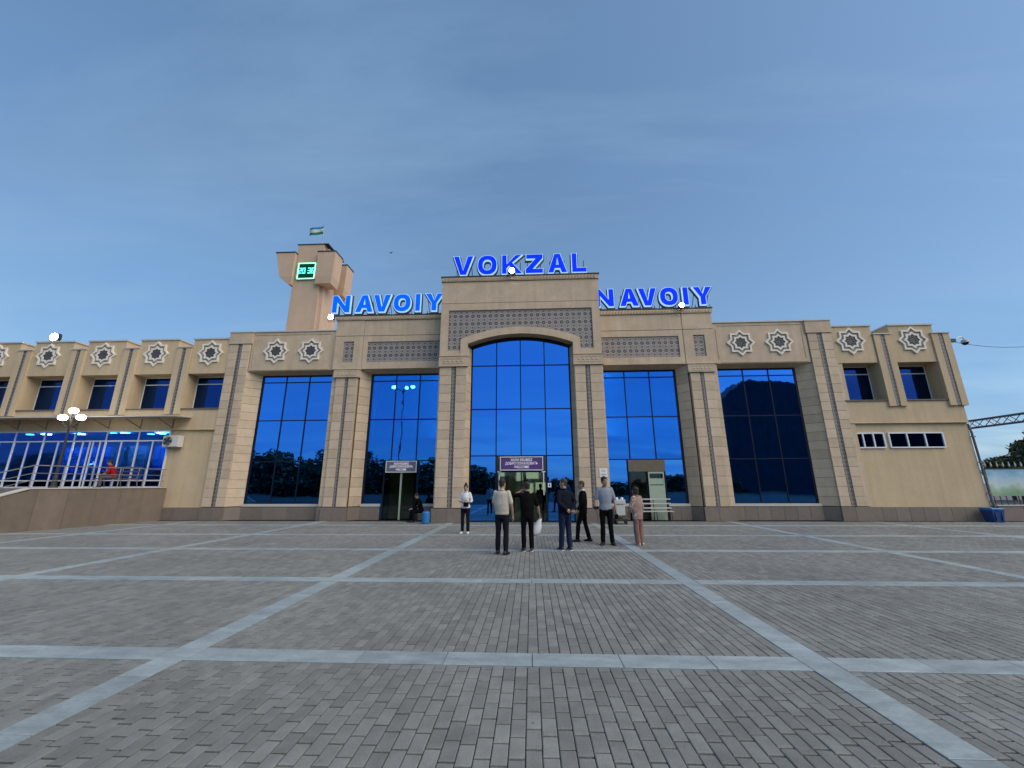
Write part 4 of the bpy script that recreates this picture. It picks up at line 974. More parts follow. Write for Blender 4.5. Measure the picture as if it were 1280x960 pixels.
welcome(-.97, 1.0, C+.36, 2.36, 2.93, 'purple', 'purple welcome sign in three languages over the central arch doors')
welcome(-6.82, -5.32, 20.14, 2.32, 2.82, 'greysign', 'grey welcome sign in three languages over the darker side doors')
nt_ = root('paper_notice', (3.77, C-.01, 2.2), 'white paper notice stuck on the portal stone pilaster', 'notice')
MB().box(3.59, 3.95, C-.018, C-.012, 2.0, 2.39).build('sheet', MT['paper'], nt_)
k = MB()
for z, a0, a1 in ((2.30, .10, .26), (2.25, .08, .28), (2.12, .06, .30), (2.08, .06, .28)): k.box(3.59+a0, 3.59+a1, C-.021, C-.0185, z, z+.018)
k.build('print_line', MT['greymetal'], nt_)
nt2 = root('paper_notice', (1.27, C+.5, 1.65), 'small white paper notice on the dark glass beside the central doors', 'notice')
MB().box(1.24, 1.40, C+.495, C+.5, 1.55, 1.75).build('sheet', MT['paper'], nt2)
k = MB(); k.box(1.29, 1.35, C+.492, C+.4945, 1.6, 1.7); k.build('print_line', MT['bluebin'], nt2)
# blue canister at the dark doors
bb_ = root('blue_canister', (-4.2, 18.55, 0), 'bright blue plastic canister standing beside the portal plinth', 'canister')
k = MB(); k.lathe([(.15, 0), (.175, .03), (.18, .25), (.172, .27), (.18, .29), (.175, .46), (.13, .52)], (-4.28, 18.5, 0), 18); k.build('body', MT['bluebin'], bb_, False)
k = MB(); k.lathe([(.07, .52), (.07, .56), (.05, .57)], (-4.28, 18.5, 0)); k.build('lid', MT['bluebindk'], bb_)
# dark blue bin at the building corner
db = root('blue_bin', (21.1, 19.55, 0), 'dark blue square bin against the plinth at the building corner', 'bin')
k = MB(); k.rings([[(x, y_, z) for x, y_ in ((20.95-a, 19.5-a), (20.95+a, 19.5-a), (20.95+a, 19.5+a), (20.95-a, 19.5+a))] for z, a in ((0, .20), (.5, .25))]); k.build('body', MT['bluebindk'], db)
k = MB(); k.bbox(20.68, 21.22, 19.23, 19.76, .502, .6, .03); k.box(20.85, 21.05, 19.20, 19.23, .52, .56); k.build('lid', MT['bluebin'], db)
k = MB(); k.box(20.80, 20.84, 19.24, 19.30, .08, .45); k.box(21.06, 21.10, 19.24, 19.30, .08, .45); k.build('rib', MT['bluebindk'], db)
# white slatted bench by the far doors
def bench(name, x0, x1, y, z, slat, frame, label, flip=1):
    r = root(name, ((x0+x1)/2, y, z), label, 'bench')
    for zz_, dy in ((.98, .0), (.78, -.03), (.58, -.06)): MB().bbox(x0, x1, y+dy-.02, y+dy+.02, z+zz_-.03, z+zz_+.03, .008).build('slat', MT[slat], r)
    for i in range(3): MB().box(x0, x1, y-.10-.13*i-.05, y-.10-.13*i+.05, z+.43, z+.46).build('slat', MT[slat], r)
    for x in (x0+.12, (x0+x1)/2, x1-.12):
        k = MB(); k.path([(x, y+.035, z+1.0), (x, y-.01, z+.45), (x, y+.08, z+.02)], .02, 8); k.path([(x, y-.44, z+.02), (x, y-.40, z+.42), (x, y-.0, z+.41)], .02, 8); k.build('leg', MT[frame], r)
    return r
bench('white_bench', 5.45, 7.05, 19.95, 0, 'whiteplastic', 'metal', 'white slatted bench in front of the pale green door')
bench('dark_bench', -20.9, -18.95, 19.35, 1.585, 'wood', 'steel', 'dark slatted bench on the terrace under the red shirted person')
# cleaning cart
ct = root('cleaning_cart', (4.32, 18.45, 0), 'white box cart on a black wheeled base by the portal pilaster', 'cart')
k = MB(); k.bbox(4.14, 4.52, 18.25, 18.65, .36, .80, .02); k.build('box', MT['whiteplastic'], ct)
k = MB(); k.bbox(4.11, 4.55, 18.22, 18.68, .84, 1.02, .02); k.build('tray', MT['whiteplastic'], ct)
k = MB(); k.box(4.2, 4.46, 18.3, 18.6, .80, .84); k.ball((4.22, 18.4, 1.06), .07, .07, .06); k.ball((4.44, 18.4, 1.06), .07, .07, .06); k.build('bottle', MT['white'], ct)
k = MB(); k.box(4.08, 4.6, 18.22, 18.68, .16, .22); k.path([(4.1, 18.3, .2), (4.55, 18.3, .36)], .02, 6); k.path([(4.55, 18.6, .2), (4.1, 18.6, .36)], .02, 6); k.build('base', MT['metal'], ct)
for x in (4.13, 4.55):
    for y_ in (18.28, 18.62): MB().tube((x-.02, y_, .08), (x+.02, y_, .08), .08, n=14).build('wheel', MT['black'], ct)

# ------------------------------------------------------------------ right edge: drainpipe, camera, fence, gantry, trees
dp = root('drainpipe', (21.5, D, 0), 'thin rusty drainpipe running down the building corner', 'pipe')
k = MB(); k.path([(21.50, D+.1, 4.45), (21.52, D+.05, 4.0), (21.52, D+.02, .9), (21.54, D-.1, .12)], .045, 8); k.build('pipe', MT['rust'], dp)
for z in (1.2, 2.6, 3.8): MB().box(21.46, 21.58, D-.03, D+.1, z, z+.05).build('clamp', MT['greymetal'], dp)
cc = root('security_camera', (22.0, D, 8.75), 'dome security camera on an arm at the roof corner', 'camera')
k = MB(); k.box(21.72, 22.05, D+.05, D+.2, 8.62, 8.78); k.tube((21.6, D+.1, 8.5), (21.9, D+.1, 8.68), .04); k.build('mount', MT['metal'], cc)
k = MB(); k.path([(22.05, D+.1, 8.74), (22.25, D+.1, 8.86), (22.42, D+.1, 8.86), (22.5, D+.1, 8.74)], .022); k.build('arm', MT['steel'], cc)
k = MB(); k.lathe([(.05, .12), (.13, .08), (.15, 0), (.15, -.06)], (22.5, D+.1, 8.62)); k.build('housing', MT['whiteplastic'], cc)
k = MB(); k.ball((22.5, D+.1, 8.55), .13, .13, .11); k.build('dome', MT['black'], cc, True)
cb = MB(); cb.path([(21.75, D+.1, 8.66)]+[(21.75+3.6*t, D+.1-.2*t, 8.66-.42*t-.16*sin(pi*t)) for t in [q/10 for q in range(1, 11)]]+[(34, D-.6, 8.6)], .012, 6)
tag(cb.build('cable', MT['metal']), 'thin black cable running from the building corner across the sky', 'cable')
FW = root('boundary_wall', (26, D, 0), 'low brown stone wall beyond the building corner', 'wall')
for i in range(12): block('wall_slab', 1.1-.008, .3, .66, 'plinth', FW, (21.75+1.1*(i+.5), D+.05, .33), .01)
MB().box(21.7, 35, D+.02, D+.38, .662, .70).build('coping', MT['cap'], FW)
FE = root('spiked_fence', (26, D+.2, .7), 'dark metal fence with pale spear tips on the low stone wall', 'fence')
for z in (.86, 2.30): MB().box(21.7, 35, D+.185, D+.215, z, z+.05).build('rail', MT['metal'], FE)
for i in range(48): 
    x = 21.85+i*.27
    key = 'picket'
    if key not in CACHE:
        m_ = MB(); m_.box(-.012, .012, -.012, .012, 0, 1.72); CACHE[key] = m_.mesh('picket', MT['metal'])
        m_ = MB(); m_.lathe([(.018, 0), (.035, .07), (.004, .24)], n=6); CACHE['tip'] = m_.mesh('spear_tip', MT['cap'])
    pk = link('picket', CACHE[key], FE, (x, D+.2, .70)); link('spear_tip', CACHE['tip'], pk, (x, D+.2, 2.42))
bn = MB(); nseg = 30
bn.add([(21.75+13*i/nseg, D+.15+.02*sin(i*1.3), z) for z in (1.10, 2.29) for i in range(nseg+1)], [(i, i+1, nseg+2+i, nseg+1+i) for i in range(nseg)])
bo = bn.build('banner', MT['banner']); tag(bo, 'pale blue and green printed landscape banner tied along the fence', 'banner')
sm = bo.modifiers.new('thickness', 'SOLIDIFY'); sm.thickness = .01
GA = root('railway_gantry', (40.5, 33, 0), 'grey lattice gantry beam over the tracks behind the station', 'gantry')
gx, gz0, gz1 = 40.5, 6.53, 7.18
k = MB()
for dx in (0, .6):
    for z in (gz0, gz1): k.box(gx+dx-.045, gx+dx+.045, 27, 60, z-.05, z+.05)
k.build('chord', MT['rust'], GA)
k = MB(); n = 48
for i in range(n):
    a0, a1 = 27+i*33/n, 27+(i+1)*33/n
    for dx in (0, .6): k.tube((gx+dx, a0, gz0 if i % 2 else gz1), (gx+dx, a1, gz1 if i % 2 else gz0), .03, n=5)
    k.tube((gx, a0, gz1), (gx+.6, a0, gz1), .022, n=4); k.tube((gx, a0, gz0), (gx+.6, a1, gz0), .022, n=4)
la = k.build('lattice', MT['rust'], GA); la['kind'] = 'stuff'
for y_ in (27.5, 59.5): MB().box(gx-.1, gx+.7, y_-.3, y_+.3, 0, 7.2).build('mast', MT['rust'], GA)
k = MB(); k.tube((gx+.3, 31.6, 6.5), (gx+.3, 31.2, 5.95), .06, .05, 6); k.box(gx+.2, gx+.4, 32.0, 32.8, 6.6, 7.1); k.build('insulator', MT['rust'], GA)

def foliage(n, blobs, size, seed, fill=1.0):
    rnd = random.Random(seed); m_ = MB()
    tot = sum(b_[3]**2 for b_ in blobs)
    for (bx, by, bz, br) in blobs:
        for _ in range(int(n*br*br/tot)):
            v = Vector((rnd.gauss(0, 1), rnd.gauss(0, 1), rnd.gauss(0, 1))).normalized(); rr = br*(rnd.random()**.45)*(1+.25*mnoise.noise(v*2.2+Vector((bx, by, bz))))
            c = Vector((bx, by, bz))+Vector((v.x, v.y, v.z*.85))*rr
            a = Vector((rnd.gauss(0, 1), rnd.gauss(0, 1), rnd.gauss(0, .6))).normalized(); b_ = a.orthogonal().normalized()
            b_ = Matrix.Rotation(rnd.random()*6.28, 3, a) @ b_
            s_ = size*rnd.uniform(.6, 1.4); s2 = s_*.5
            m_.add([c-a*s_, c+b_*s2, c+a*s_, c-b_*s2], [(0, 1, 2, 3)])
    return m_
def tree_meshes(h, r, seed, n, size):
    rnd = random.Random(seed); bl = []
    for i in range(11):
        a = rnd.random()*6.28; q = rnd.random()**.6*r*.7; z = h*rnd.uniform(.42, .86)
        bl.append((q*cos(a), q*sin(a), z, r*rnd.uniform(.32, .52)*(1.15-.5*abs(z/h-.6))))
    bl.append((0, 0, h*.84, r*.40))
    t = MB(); t.tube((0, 0, -.2), (.05, 0, h*.35), h*.035, h*.025, 10); t.tube((.05, 0, h*.35), (0, .05, h*.75), h*.025, h*.008, 8)
    for b_ in bl[:8]: t.tube((.03, 0, h*rnd.uniform(.28, .5)), (b_[0], b_[1], b_[2]), h*.014, h*.004, 6)
    return t.mesh('trunk', MT['bark']), foliage(n, bl, size, seed).mesh('crown', MT['leaf'])
TA = tree_meshes(6.6, 3.0, 3, 9000, .20); TB_ = tree_meshes(6.0, 2.7, 8, 8000, .20)
def tree(ms_, x, y, s, rz, label, group):
    r = bpy.data.objects.new('tree', None); COL.objects.link(r); r.location = (x, y, 0); r.scale = (s, s, s); r.rotation_euler = (0, 0, rz); tag(r, label, 'tree', group)
    for nme, me in zip(('trunk', 'crown'), ms_): o = bpy.data.objects.new(nme, me); COL.objects.link(o); o.parent = r
GT = 'trees behind the spiked fence'
tree(TA, 41.6, 32.5, .92, 0.4, 'large dark bushy tree rising behind the banner fence at the picture edge', GT)
tree(TB_, 38.3, 33.5, .60, 1.9, 'small dark tree between the building corner and the larger tree', GT)
tree(TA, 45.5, 37, .95, 2.7, 'dark tree further back behind the larger bushy tree', GT)
tree(TB_, 46.5, 41.5, .72, 4.1, 'lowest dark tree deep behind the fence', GT)
rnd = random.Random(5); bl = []
x = -100.0
while x < 40:
    hh = (8.8 if x < -27 else 6.6 if x < -15 else 5.2 if x < -6 else 3.0)*rnd.uniform(.72, 1.12); r_ = hh*.45
    bl += [(x, -38+rnd.uniform(-2, 2), hh*.30, r_*.9), (x+rnd.uniform(-1, 1), -38+rnd.uniform(-2, 2), hh-r_*.8, r_*.85), (x+1, -36, hh*.12, r_*.6)]
    x += hh*.42
tl = foliage(60000, bl, .38, 77)
tag(tl.build('treeline', MT['leaf']), 'dark far belt of trees across the square, mirrored in the station glass', kind='stuff')
FB = root('reflected_block', (50, -44, 0), 'tall dark stand-in block across the square, shaped for its reflection in the station glass', 'building')  # unseen made-up mass, outline and width shaped to darken the glass reflections
k = MB(); k.prism([(40.5, 0), (100, 0), (100, 15.0), (66, 17.5), (58.5, 20.6), (52.5, 22.3), (46.0, 23.2), (43.6, 21.6), (40.5, 19.0)], -52, -42); k.build('wall', MT['standin'], FB)
k = MB()
for i in range(8):
    for j in range(6):
        k.box(42+i*3, 43.4+i*3, -42.0, -41.95, 1.5+j*3, 3.0+j*3)
k.build('window', MT['innerdark'], FB)
bd = MB(); bd.ball((-9.4, 25, 17.9), .08, .05, .04, 8, 5); bd.add([(-9.4, 25, 17.9), (-9.53, 25.05, 17.97), (-9.5, 24.95, 17.95), (-9.27, 25.05, 17.97), (-9.3, 24.95, 17.95)], [(0, 1, 2), (0, 4, 3)])
tag(bd.build('bird', MT['metal']), 'tiny dark bird in the sky near the tower', 'bird')

# ------------------------------------------------------------------ people
def cloth(name, col, rough=0.85, var=0.06, scale=9, bump=0.25): return mat(name, col, rough, var, scale, bump, 24, spec=.08)
SKIN = mat('skin', (0.36, 0.215, 0.15), 0.55, 0.04, 8)
HAIR = mat('dark hair', (0.014, 0.011, 0.010), 0.6, 0.15, 40)
HAIRB = mat('brown hair', (0.045, 0.028, 0.018), 0.6, 0.15, 40)
def ring(c, d, rx, ry, side=None, n=14):
    d = Vector(d).normalized()
    if side is None: side = d.orthogonal()
    side = Vector(side); a = (side-d*side.dot(d)).normalized(); b_ = d.cross(a)
    return [Vector(c)+a*rx*cos(2*pi*i/n)+b_*ry*sin(2*pi*i/n) for i in range(n)]
def limb(m_, pts, rad, n=12, flat=1.0, side=(1, 0, 0), cap=True):
    """tapered tube through joints with rounded ends; rad may be interpolated between joints"""
    P = [Vector(p_) for p_ in pts]; R = []
    if cap:
        d0 = (P[1]-P[0]).normalized()
        for t in (.95, .6): R.append(ring(P[0]-d0*rad[0]*t, d0, rad[0]*math.sqrt(1-t*t), rad[0]*math.sqrt(1-t*t)*flat, side, n))
    for i, p_ in enumerate(P):
        d = (P[min(i+1, len(P)-1)]-P[max(i-1, 0)]).normalized(); R.append(ring(p_, d, rad[i], rad[i]*flat, side, n))
    if cap:
        d1 = (P[-1]-P[-2]).normalized()
        for t in (.6, .95): R.append(ring(P[-1]+d1*rad[-1]*t, d1, rad[-1]*math.sqrt(1-t*t), rad[-1]*math.sqrt(1-t*t)*flat, side, n))
    m_.rings(R)
def subdiv(pts, rad, k=4, bulge=0.0, bpos=.3):
    P = []; Q = []
    for i in range(len(pts)-1):
        for j in range(k):
            t = j/k; P.append(Vector(pts[i]).lerp(Vector(pts[i+1]), t)); Q.append(rad[i]+(rad[i+1]-rad[i])*t+bulge*sin(pi*t)*(1 if t < .6 else .6))
    P.append(Vector(pts[-1])); Q.append(rad[-1]); return P, Q
def remesh(m_, vox, extra=None, smooth=4):
    me = m_.mesh('tmp', SKIN); ob = bpy.data.objects.new('tmp', me); COL.objects.link(ob)
    r = ob.modifiers.new('r', 'REMESH'); r.mode = 'VOXEL'; r.voxel_size = vox
    q = ob.modifiers.new('s', 'SMOOTH'); q.iterations = smooth; q.factor = .5
    dg = bpy.context.evaluated_depsgraph_get(); out = bpy.data.meshes.new_from_object(ob.evaluated_get(dg))
    bpy.data.objects.remove(ob); bpy.data.meshes.remove(me)
    if extra is not None:
        V = [tuple(v.co) for v in out.vertices]; F = [tuple(p_.vertices) for p_ in out.polygons]
        k = MB(); k.v = V; k.f = F; k.mi = [0]*len(F); k.add(extra.v, extra.f)
        bpy.data.meshes.remove(out); out = k.mesh('body', SKIN)
    out.polygons.foreach_set('use_smooth', [True]*len(out.polygons)); out.materials.clear()
    return out
def wrinkle(me, amp, seed, sc=9.0):
    for v in me.vertices:
        p_ = v.co; w = mnoise.noise(Vector((p_.x*sc+seed, p_.y*sc, p_.z*sc*.75)))+.5*mnoise.noise(Vector((p_.x*sc*2.1, p_.y*sc*2.1+seed, p_.z*sc*2.4)))
        v.co = p_+v.normal*amp*w
def hand(m_, w, d, palm, s=1, curl=.5, thumb=None):
    """palm, four jointed fingers of unequal length and a thumb from the side of the palm"""
    w = Vector(w); d = Vector(d).normalized(); palm = Vector(palm); palm = (palm-d*palm.dot(d)).normalized(); x = d.cross(palm)*s
    limb(m_, [w-d*.02, w+d*.025, w+d*.07, w+d*.095], [.026, .034, .040, .034], 10, .45, x)
    for i, (o, L) in enumerate(((-.027, .068), (-.009, .078), (.009, .073), (.026, .056))):
        b0 = w+d*.092+x*(-o); a = curl*(.8+.12*i)
        p1 = b0+(d*cos(a*.5)+palm*sin(a*.5))*L*.48; p2 = p1+(d*cos(a*1.3)+palm*sin(a*1.3))*L*.30; p3 = p2+(d*cos(a*2)+palm*sin(a*2))*L*.24
        limb(m_, [b0-d*.015, b0, p1, p2, p3], [.0088, .0090, .0082, .0076, .006], 7)
    tb = w+d*.025+x*.030; t1 = tb+(d*.75+x*.55+palm*.35)*.035; t2 = t1+(d*.9+x*.15+palm*.4)*.028
    limb(m_, [tb-x*.012, tb, t1, t2], [.012, .0115, .0095, .007], 7)
def person(label, loc, heading, h, P, col, hair='short', hat=None):
    """P: joints in metres for a 1.75 m figure facing +Y; col: materials"""
    r = bpy.data.objects.new('person', None); COL.objects.link(r); r.location = loc; r.rotation_euler = (0, 0, heading); s = h/1.75; r.scale = (s, s, s); tag(r, label, 'person')
    fem = P.get('fem', 0); girth = P.get('girth', 1.0)
    pel = Vector(P.get('pelvis', (0, 0, .93))); lean = Vector(P.get('chest', (0, 0, 1.30))); nb = Vector(P.get('neck', (0, -.01, 1.475))); hd = Vector(P.get('head', (0, .025, 1.63)))
    sw = P.get('sw', 0.166 if not fem else .148)
    tx = Vector((cos(P.get('twist', 0)), sin(P.get('twist', 0)), 0))
    shL = lean+(nb-lean)*.72-tx*sw; shR = lean+(nb-lean)*.72+tx*sw
    L = {}
    for sd, sg in (('L', -1), ('R', 1)):
        sh = shL if sg < 0 else shR
        L['el'+sd] = Vector(P.get('el'+sd, (sh.x+sg*.045, sh.y-.03, sh.z-.29))); L['wr'+sd] = Vector(P.get('wr'+sd, (sh.x+sg*.05, sh.y+.05, sh.z-.54)))
        L['hip'+sd] = pel+Vector((sg*.088, 0, -.03)); L['kn'+sd] = Vector(P.get('kn'+sd, (sg*.10, .01, .50))); L['an'+sd] = Vector(P.get('an'+sd, (sg*.11, -.02, .085)))
    upt = (nb-pel).normalized()
    def torso(m_, k, top=True, low=-.10):
        W_ = [(.0, .160, .108), (.10, .158, .105), (.22, .146*girth, .100*girth), (.40, .152*girth, .108*girth), (.66, .172, .112), (.84, .178, .098), (.93, .146, .080), (.985, .075, .062)]
        if fem: W_ = [(.0, .168, .112), (.10, .162, .105), (.26, .128*girth, .092*girth), (.42, .132*girth, .10*girth), (.64, .15, .118), (.84, .150, .090), (.93, .115, .072), (.985, .062, .056)]
        R = []; 
        R.append(ring(pel+upt*low, upt, W_[0][1]*.93*k, W_[0][2]*.95*k, tx, 20))
        for t, rx, ry in W_:
            c = pel.lerp(lean, min(1, t/.70)) if t < .70 else lean.lerp(nb, (t-.70)/.30)
            R.append(ring(c, upt, rx*k, ry*k, Vector((1, 0, 0)).lerp(tx, t), 20))
        m_.rings(R)
    hy = P.get('hyaw', 0.0); HM = Matrix.Translation(hd) @ Matrix.Rotation(hy, 4, 'Z') @ Matrix.Rotation(P.get('hpitch', 0.0), 4, 'X')
    HR = [(-.118, .026, .03, .050), (-.10, .046, .052, .034), (-.06, .060, .078, .014), (-.02, .069, .090, .004), (.02, .0745, .096, 0), (.06, .074, .095, -.004), (.095, .062, .080, -.008), (.118, .038, .048, -.010), (.127, .012, .016, -.010)]
    def head(m_, k=1.0):
        R = [[HM @ Vector((rx*k*cos(2*pi*i/18), oy+ry*k*sin(2*pi*i/18)*(1.0 if sin(2*pi*i/18) > 0 else 1.02), z*k)) for i in range(18)] for z, rx, ry, oy in HR]; m_.rings(R)
        q = MB(); q.rings([[(.010*cos(a), .094+.012*sin(a), .022) for a in [2*pi*i/8 for i in range(8)]], [(.016*cos(a), .102+.018*sin(a), -.018) for a in [2*pi*i/8 for i in range(8)]], [(.013*cos(a), .094+.012*sin(a), -.032) for a in [2*pi*i/8 for i in range(8)]]])
        for sg in (-1, 1): q.ball((sg*.077, -.008, -.002), .010, .020, .031, 8, 6); q.ball((sg*.030, .082, .028), .020, .014, .007, 8, 5)
        q.ball((0, .086, -.062), .024, .012, .010, 8, 5)
        m_.add([HM @ Vector(v) for v in q.v], q.f)
    # body: one continuous surface (bare skin, and the shape under the clothes)
    m_ = MB(); torso(m_, .93); head(m_); limb(m_, [nb-upt*.03, nb+(hd-nb)*.35+Vector((0, -.005, 0)), hd+Vector((0, -.01, -.05))], [.060, .053, .052], 14)
    for sd in 'LR':
        sh = shL if sd == 'L' else shR
        p_, q = subdiv([sh, L['el'+sd], L['wr'+sd]], [.046, .037, .025], 4, .006); limb(m_, p_, q)
        p_, q = subdiv([L['hip'+sd], L['kn'+sd], L['an'+sd]], [.080, .050, .036], 4, .006); limb(m_, p_, q)
    ex = MB()
    for sd, sg in (('L', 1), ('R', -1)):
        d = L['wr'+sd]-L['el'+sd]; d = Vector(P.get('hd'+sd, d)); hand(ex, L['wr'+sd], d, P.get('pm'+sd, (sg, 0, .01)), sg if False else sg, P.get('curl'+sd, .45))
    me = remesh(m_, .015, ex, 2); me.name = 'body'; me.materials.append(SKIN); bo_ = bpy.data.objects.new('body', me); COL.objects.link(bo_); bo_.parent = r
    def child(name, me, m, par=None):
        me.name = name; me.materials.clear(); me.materials.append(m); o = bpy.data.objects.new(name, me); COL.objects.link(o); o.parent = par or r; return o
    sd_ = (hash(label) % 97) if False else len(label)*1.7
    # trousers
    m_ = MB(); fl = P.get('flare', 1.0)
    R = [ring(pel+Vector((0, 0, z)), (0, 0, 1), rx, ry, tx, 18) for z, rx, ry in ((-.12, .150, .106), (-.05, .166, .116), (.02, .155, .106), (.06, .140, .096))]
    if P.get('sit'): R = [ring(pel+Vector((0, 0, z)), (0, 0, 1), rx, ry, tx, 18) for z, rx, ry in ((-.09, .150, .125), (-.03, .172, .13), (.05, .166, .118), (.09, .157, .110*girth))]
    m_.rings(R)
    for sd in 'LR':
        a = L['an'+sd]+ (L['kn'+sd]-L['an'+sd]).normalized()*.0
        p_, q = subdiv([L['hip'+sd], L['kn'+sd], a+Vector((0, 0, -.02))], [.094, .066*fl, .060*fl], 5, .004); limb(m_, p_, q, cap=False)
    me = remesh(m_, .016, None, 3); wrinkle(me, .007, sd_, 8); child('trousers', me, col['trousers'])
    # shirt or jacket
    m_ = MB(); k = P.get('shirtk', 1.08); torso(m_, k, low=P.get('hem', -.02))
    sl = P.get('sleeve', .8)       # share of the whole arm that the sleeve covers
    for sd in 'LR':
        sh = shL if sd == 'L' else shR; e, w = L['el'+sd], L['wr'+sd]
        if sl <= .5: pts = [sh, sh.lerp(e, sl*2)]; rr = [.056*k/1.08, .056*k/1.08]
        else: pts = [sh, e, e.lerp(w, (sl-.5)*2)]; rr = [.056*k/1.08, .050*k/1.08, .041*k/1.08]
        if P.get('puff'): rr = [x*1.15 for x in rr]
        p_, q = subdiv(pts, rr, 4, .003); limb(m_, p_, q)
    me = remesh(m_, .016, None, 3); wrinkle(me, .006, sd_+9, 9)
    so_ = child('jacket' if P.get('jacket') else 'shirt', me, col['shirt'])
    # collar
    m_ = MB(); m_.rings([ring(nb+(hd-nb)*t, (hd-nb), rx, rx*.95, (1, 0, 0), 16) for t, rx in ((-.12, .078), (.16, .066), (.20, .062), (-.1, .060))]); m_.build('collar', col.get('collar', col['shirt']), None, True).parent = so_
    # shoes
    for sd, sg in (('L', -1), ('R', 1)):
        a = L['an'+sd]; f = Vector(P.get('ft'+sd, (sg*.18, 1, 0))).normalized(); x = Vector((f.y, -f.x, 0)); g0 = Vector((a.x, a.y, a.z-.085)); lift = P.get('lift'+sd, 0.0)
        def rg(t, w, h0, h1): c = g0+f*t; return [c+x*w*cos(q)+Vector((0, 0, h0+(h1-h0)*.5*(1+sin(q))))+Vector((0, 0, lift*max(0, -t)*1.0)) for q in [2*pi*i/12 for i in range(12)]]
        m_ = MB(); m_.rings([rg(-.085, .018, .025, .06), rg(-.075, .034, .015, .085), rg(-.03, .040, .014, .11), (rg(.03, .043, .014, .095)), rg(.09, .047, .014, .066), rg(.145, .043, .014, .05), rg(.178, .022, .018, .036)])
        o = m_.build('shoe', col['shoe'], None, True); o.parent = r
        m_ = MB(); m_.rings([[c_ for c_ in rg(-.088, .02, 0, .022)], rg(-.07, .038, 0, .024), rg(.02, .044, 0, .022), rg(.10, .050, 0, .022), rg(.16, .040, 0, .024), rg(.186, .016, .004, .026)])
        q = m_.build('sole', col.get('sole', col['shoe']), None, True); q.parent = o
    # hair
    m_ = MB(); nA, nB = 26, 8; V = []
    for i in range(nA):
        a = 2*pi*i/nA; fr = sin(a)
        zlow = {'short': (.062 if fr > .55 else (.0 if fr > -.3 else -.055)), 'bun': (.062 if fr > .5 else (.0 if fr > -.4 else -.06)), 'bob': (.05 if fr > .62 else (-.085 if fr > -.2 else -.11)), 'thin': (.085 if fr > .5 else (.02 if fr > -.3 else -.045))}[hair]
        for j in range(nB+1):
            t = j/nB; z = zlow+(.142-zlow)*t
            zq = max(-.1, min(.124, z-.012)); 
            for (z0_, rx0, ry0, o0), (z1_, rx1, ry1, o1) in zip(HR[:-1], HR[1:]):
                if z0_ <= zq <= z1_: u = (zq-z0_)/(z1_-z0_); rx, ry, oy = rx0+(rx1-rx0)*u, ry0+(ry1-ry0)*u, o0+(o1-o0)*u
            rx, ry = max(rx, .012), max(ry, .014)
            if z < 0: rx, ry, oy = max(rx, .066), max(ry, .088), -.004
            g_ = {'short': 1.075, 'bun': 1.06, 'bob': 1.18, 'thin': 1.035}[hair]*(1-.02*(j == nB))
            top = 0.0 if j < nB else 0
            q = 1-.97*(j == nB)
            V.append(HM @ Vector((rx*g_*cos(a)*q, oy-.004+ry*g_*sin(a)*q, z+.006*mnoise.noise(Vector((i*1.3, j*.9, sd_)))+(.004 if j == nB else 0))))
    F = [(i*(nB+1)+j, ((i+1) % nA)*(nB+1)+j, ((i+1) % nA)*(nB+1)+j+1, i*(nB+1)+j+1) for i in range(nA) for j in range(nB)]
    m_.add(V, F)
    if hair == 'bun': q = MB(); q.ball((0, -.035, .155), .046, .046, .042, 12, 8); m_.add([HM @ Vector(v) for v in q.v], q.f)
    ho = m_.build('hair', col.get('hair', HAIR), None, True); ho.parent = bo_
    if hair != 'bun' or True:
        md = ho.modifiers.new('thickness', 'SOLIDIFY'); md.thickness = .010; md.offset = -1
    q = MB()
    for sg in (-1, 1): q.ball((sg*.030, .0875, .018), .011, .006, .0065, 8, 5)
    m_ = MB(); m_.add([HM @ Vector(v) for v in q.v], q.f); o = m_.build('eyes', MT['eye'], None, True); o.parent = bo_
    q = MB(); q.box(-.022, .022, .094, .0985, -.066, -.060); m_ = MB(); m_.add([HM @ Vector(v) for v in q.v], q.f); o = m_.build('mouth', MT['lip'], None); o.parent = bo_
    q = MB()
    for sg in (-1, 1): q.box(sg*.014, sg*.046, .088, .0955, .036, .042)
    m_ = MB(); m_.add([HM @ Vector(v) for v in q.v], q.f); o = m_.build('eyebrows', HAIR, None); o.parent = bo_
    return r, L
def world_of(r, v): 
    s = r.scale[0]; a = r.rotation_euler[2]; v = Vector(v)*s
    return Vector((v.x*cos(a)-v.y*sin(a)+r.location[0], v.x*sin(a)+v.y*cos(a)+r.location[1], v.z+r.location[2]))
NAVY = cloth('navy trousers cloth', (0.011, 0.012, 0.018)); BLK = cloth('black cloth', (0.0045, 0.0045, 0.005)); DKSHOE = mat('black leather', (0.014, 0.013, 0.013), 0.4, 0.1)
WSOLE = mat('white sole', (0.62, 0.62, 0.62), 0.6, 0.05); JEAN = cloth('blue denim', (0.013, 0.022, 0.05), var=.12); NAVYTOP = cloth('navy jersey', (0.008, 0.010, 0.019))
def check_cloth():
    m = mat('grey blue fine check cloth', (0.23, 0.26, 0.31), 0.85, 0.12, 40, 0.2, 24); return m
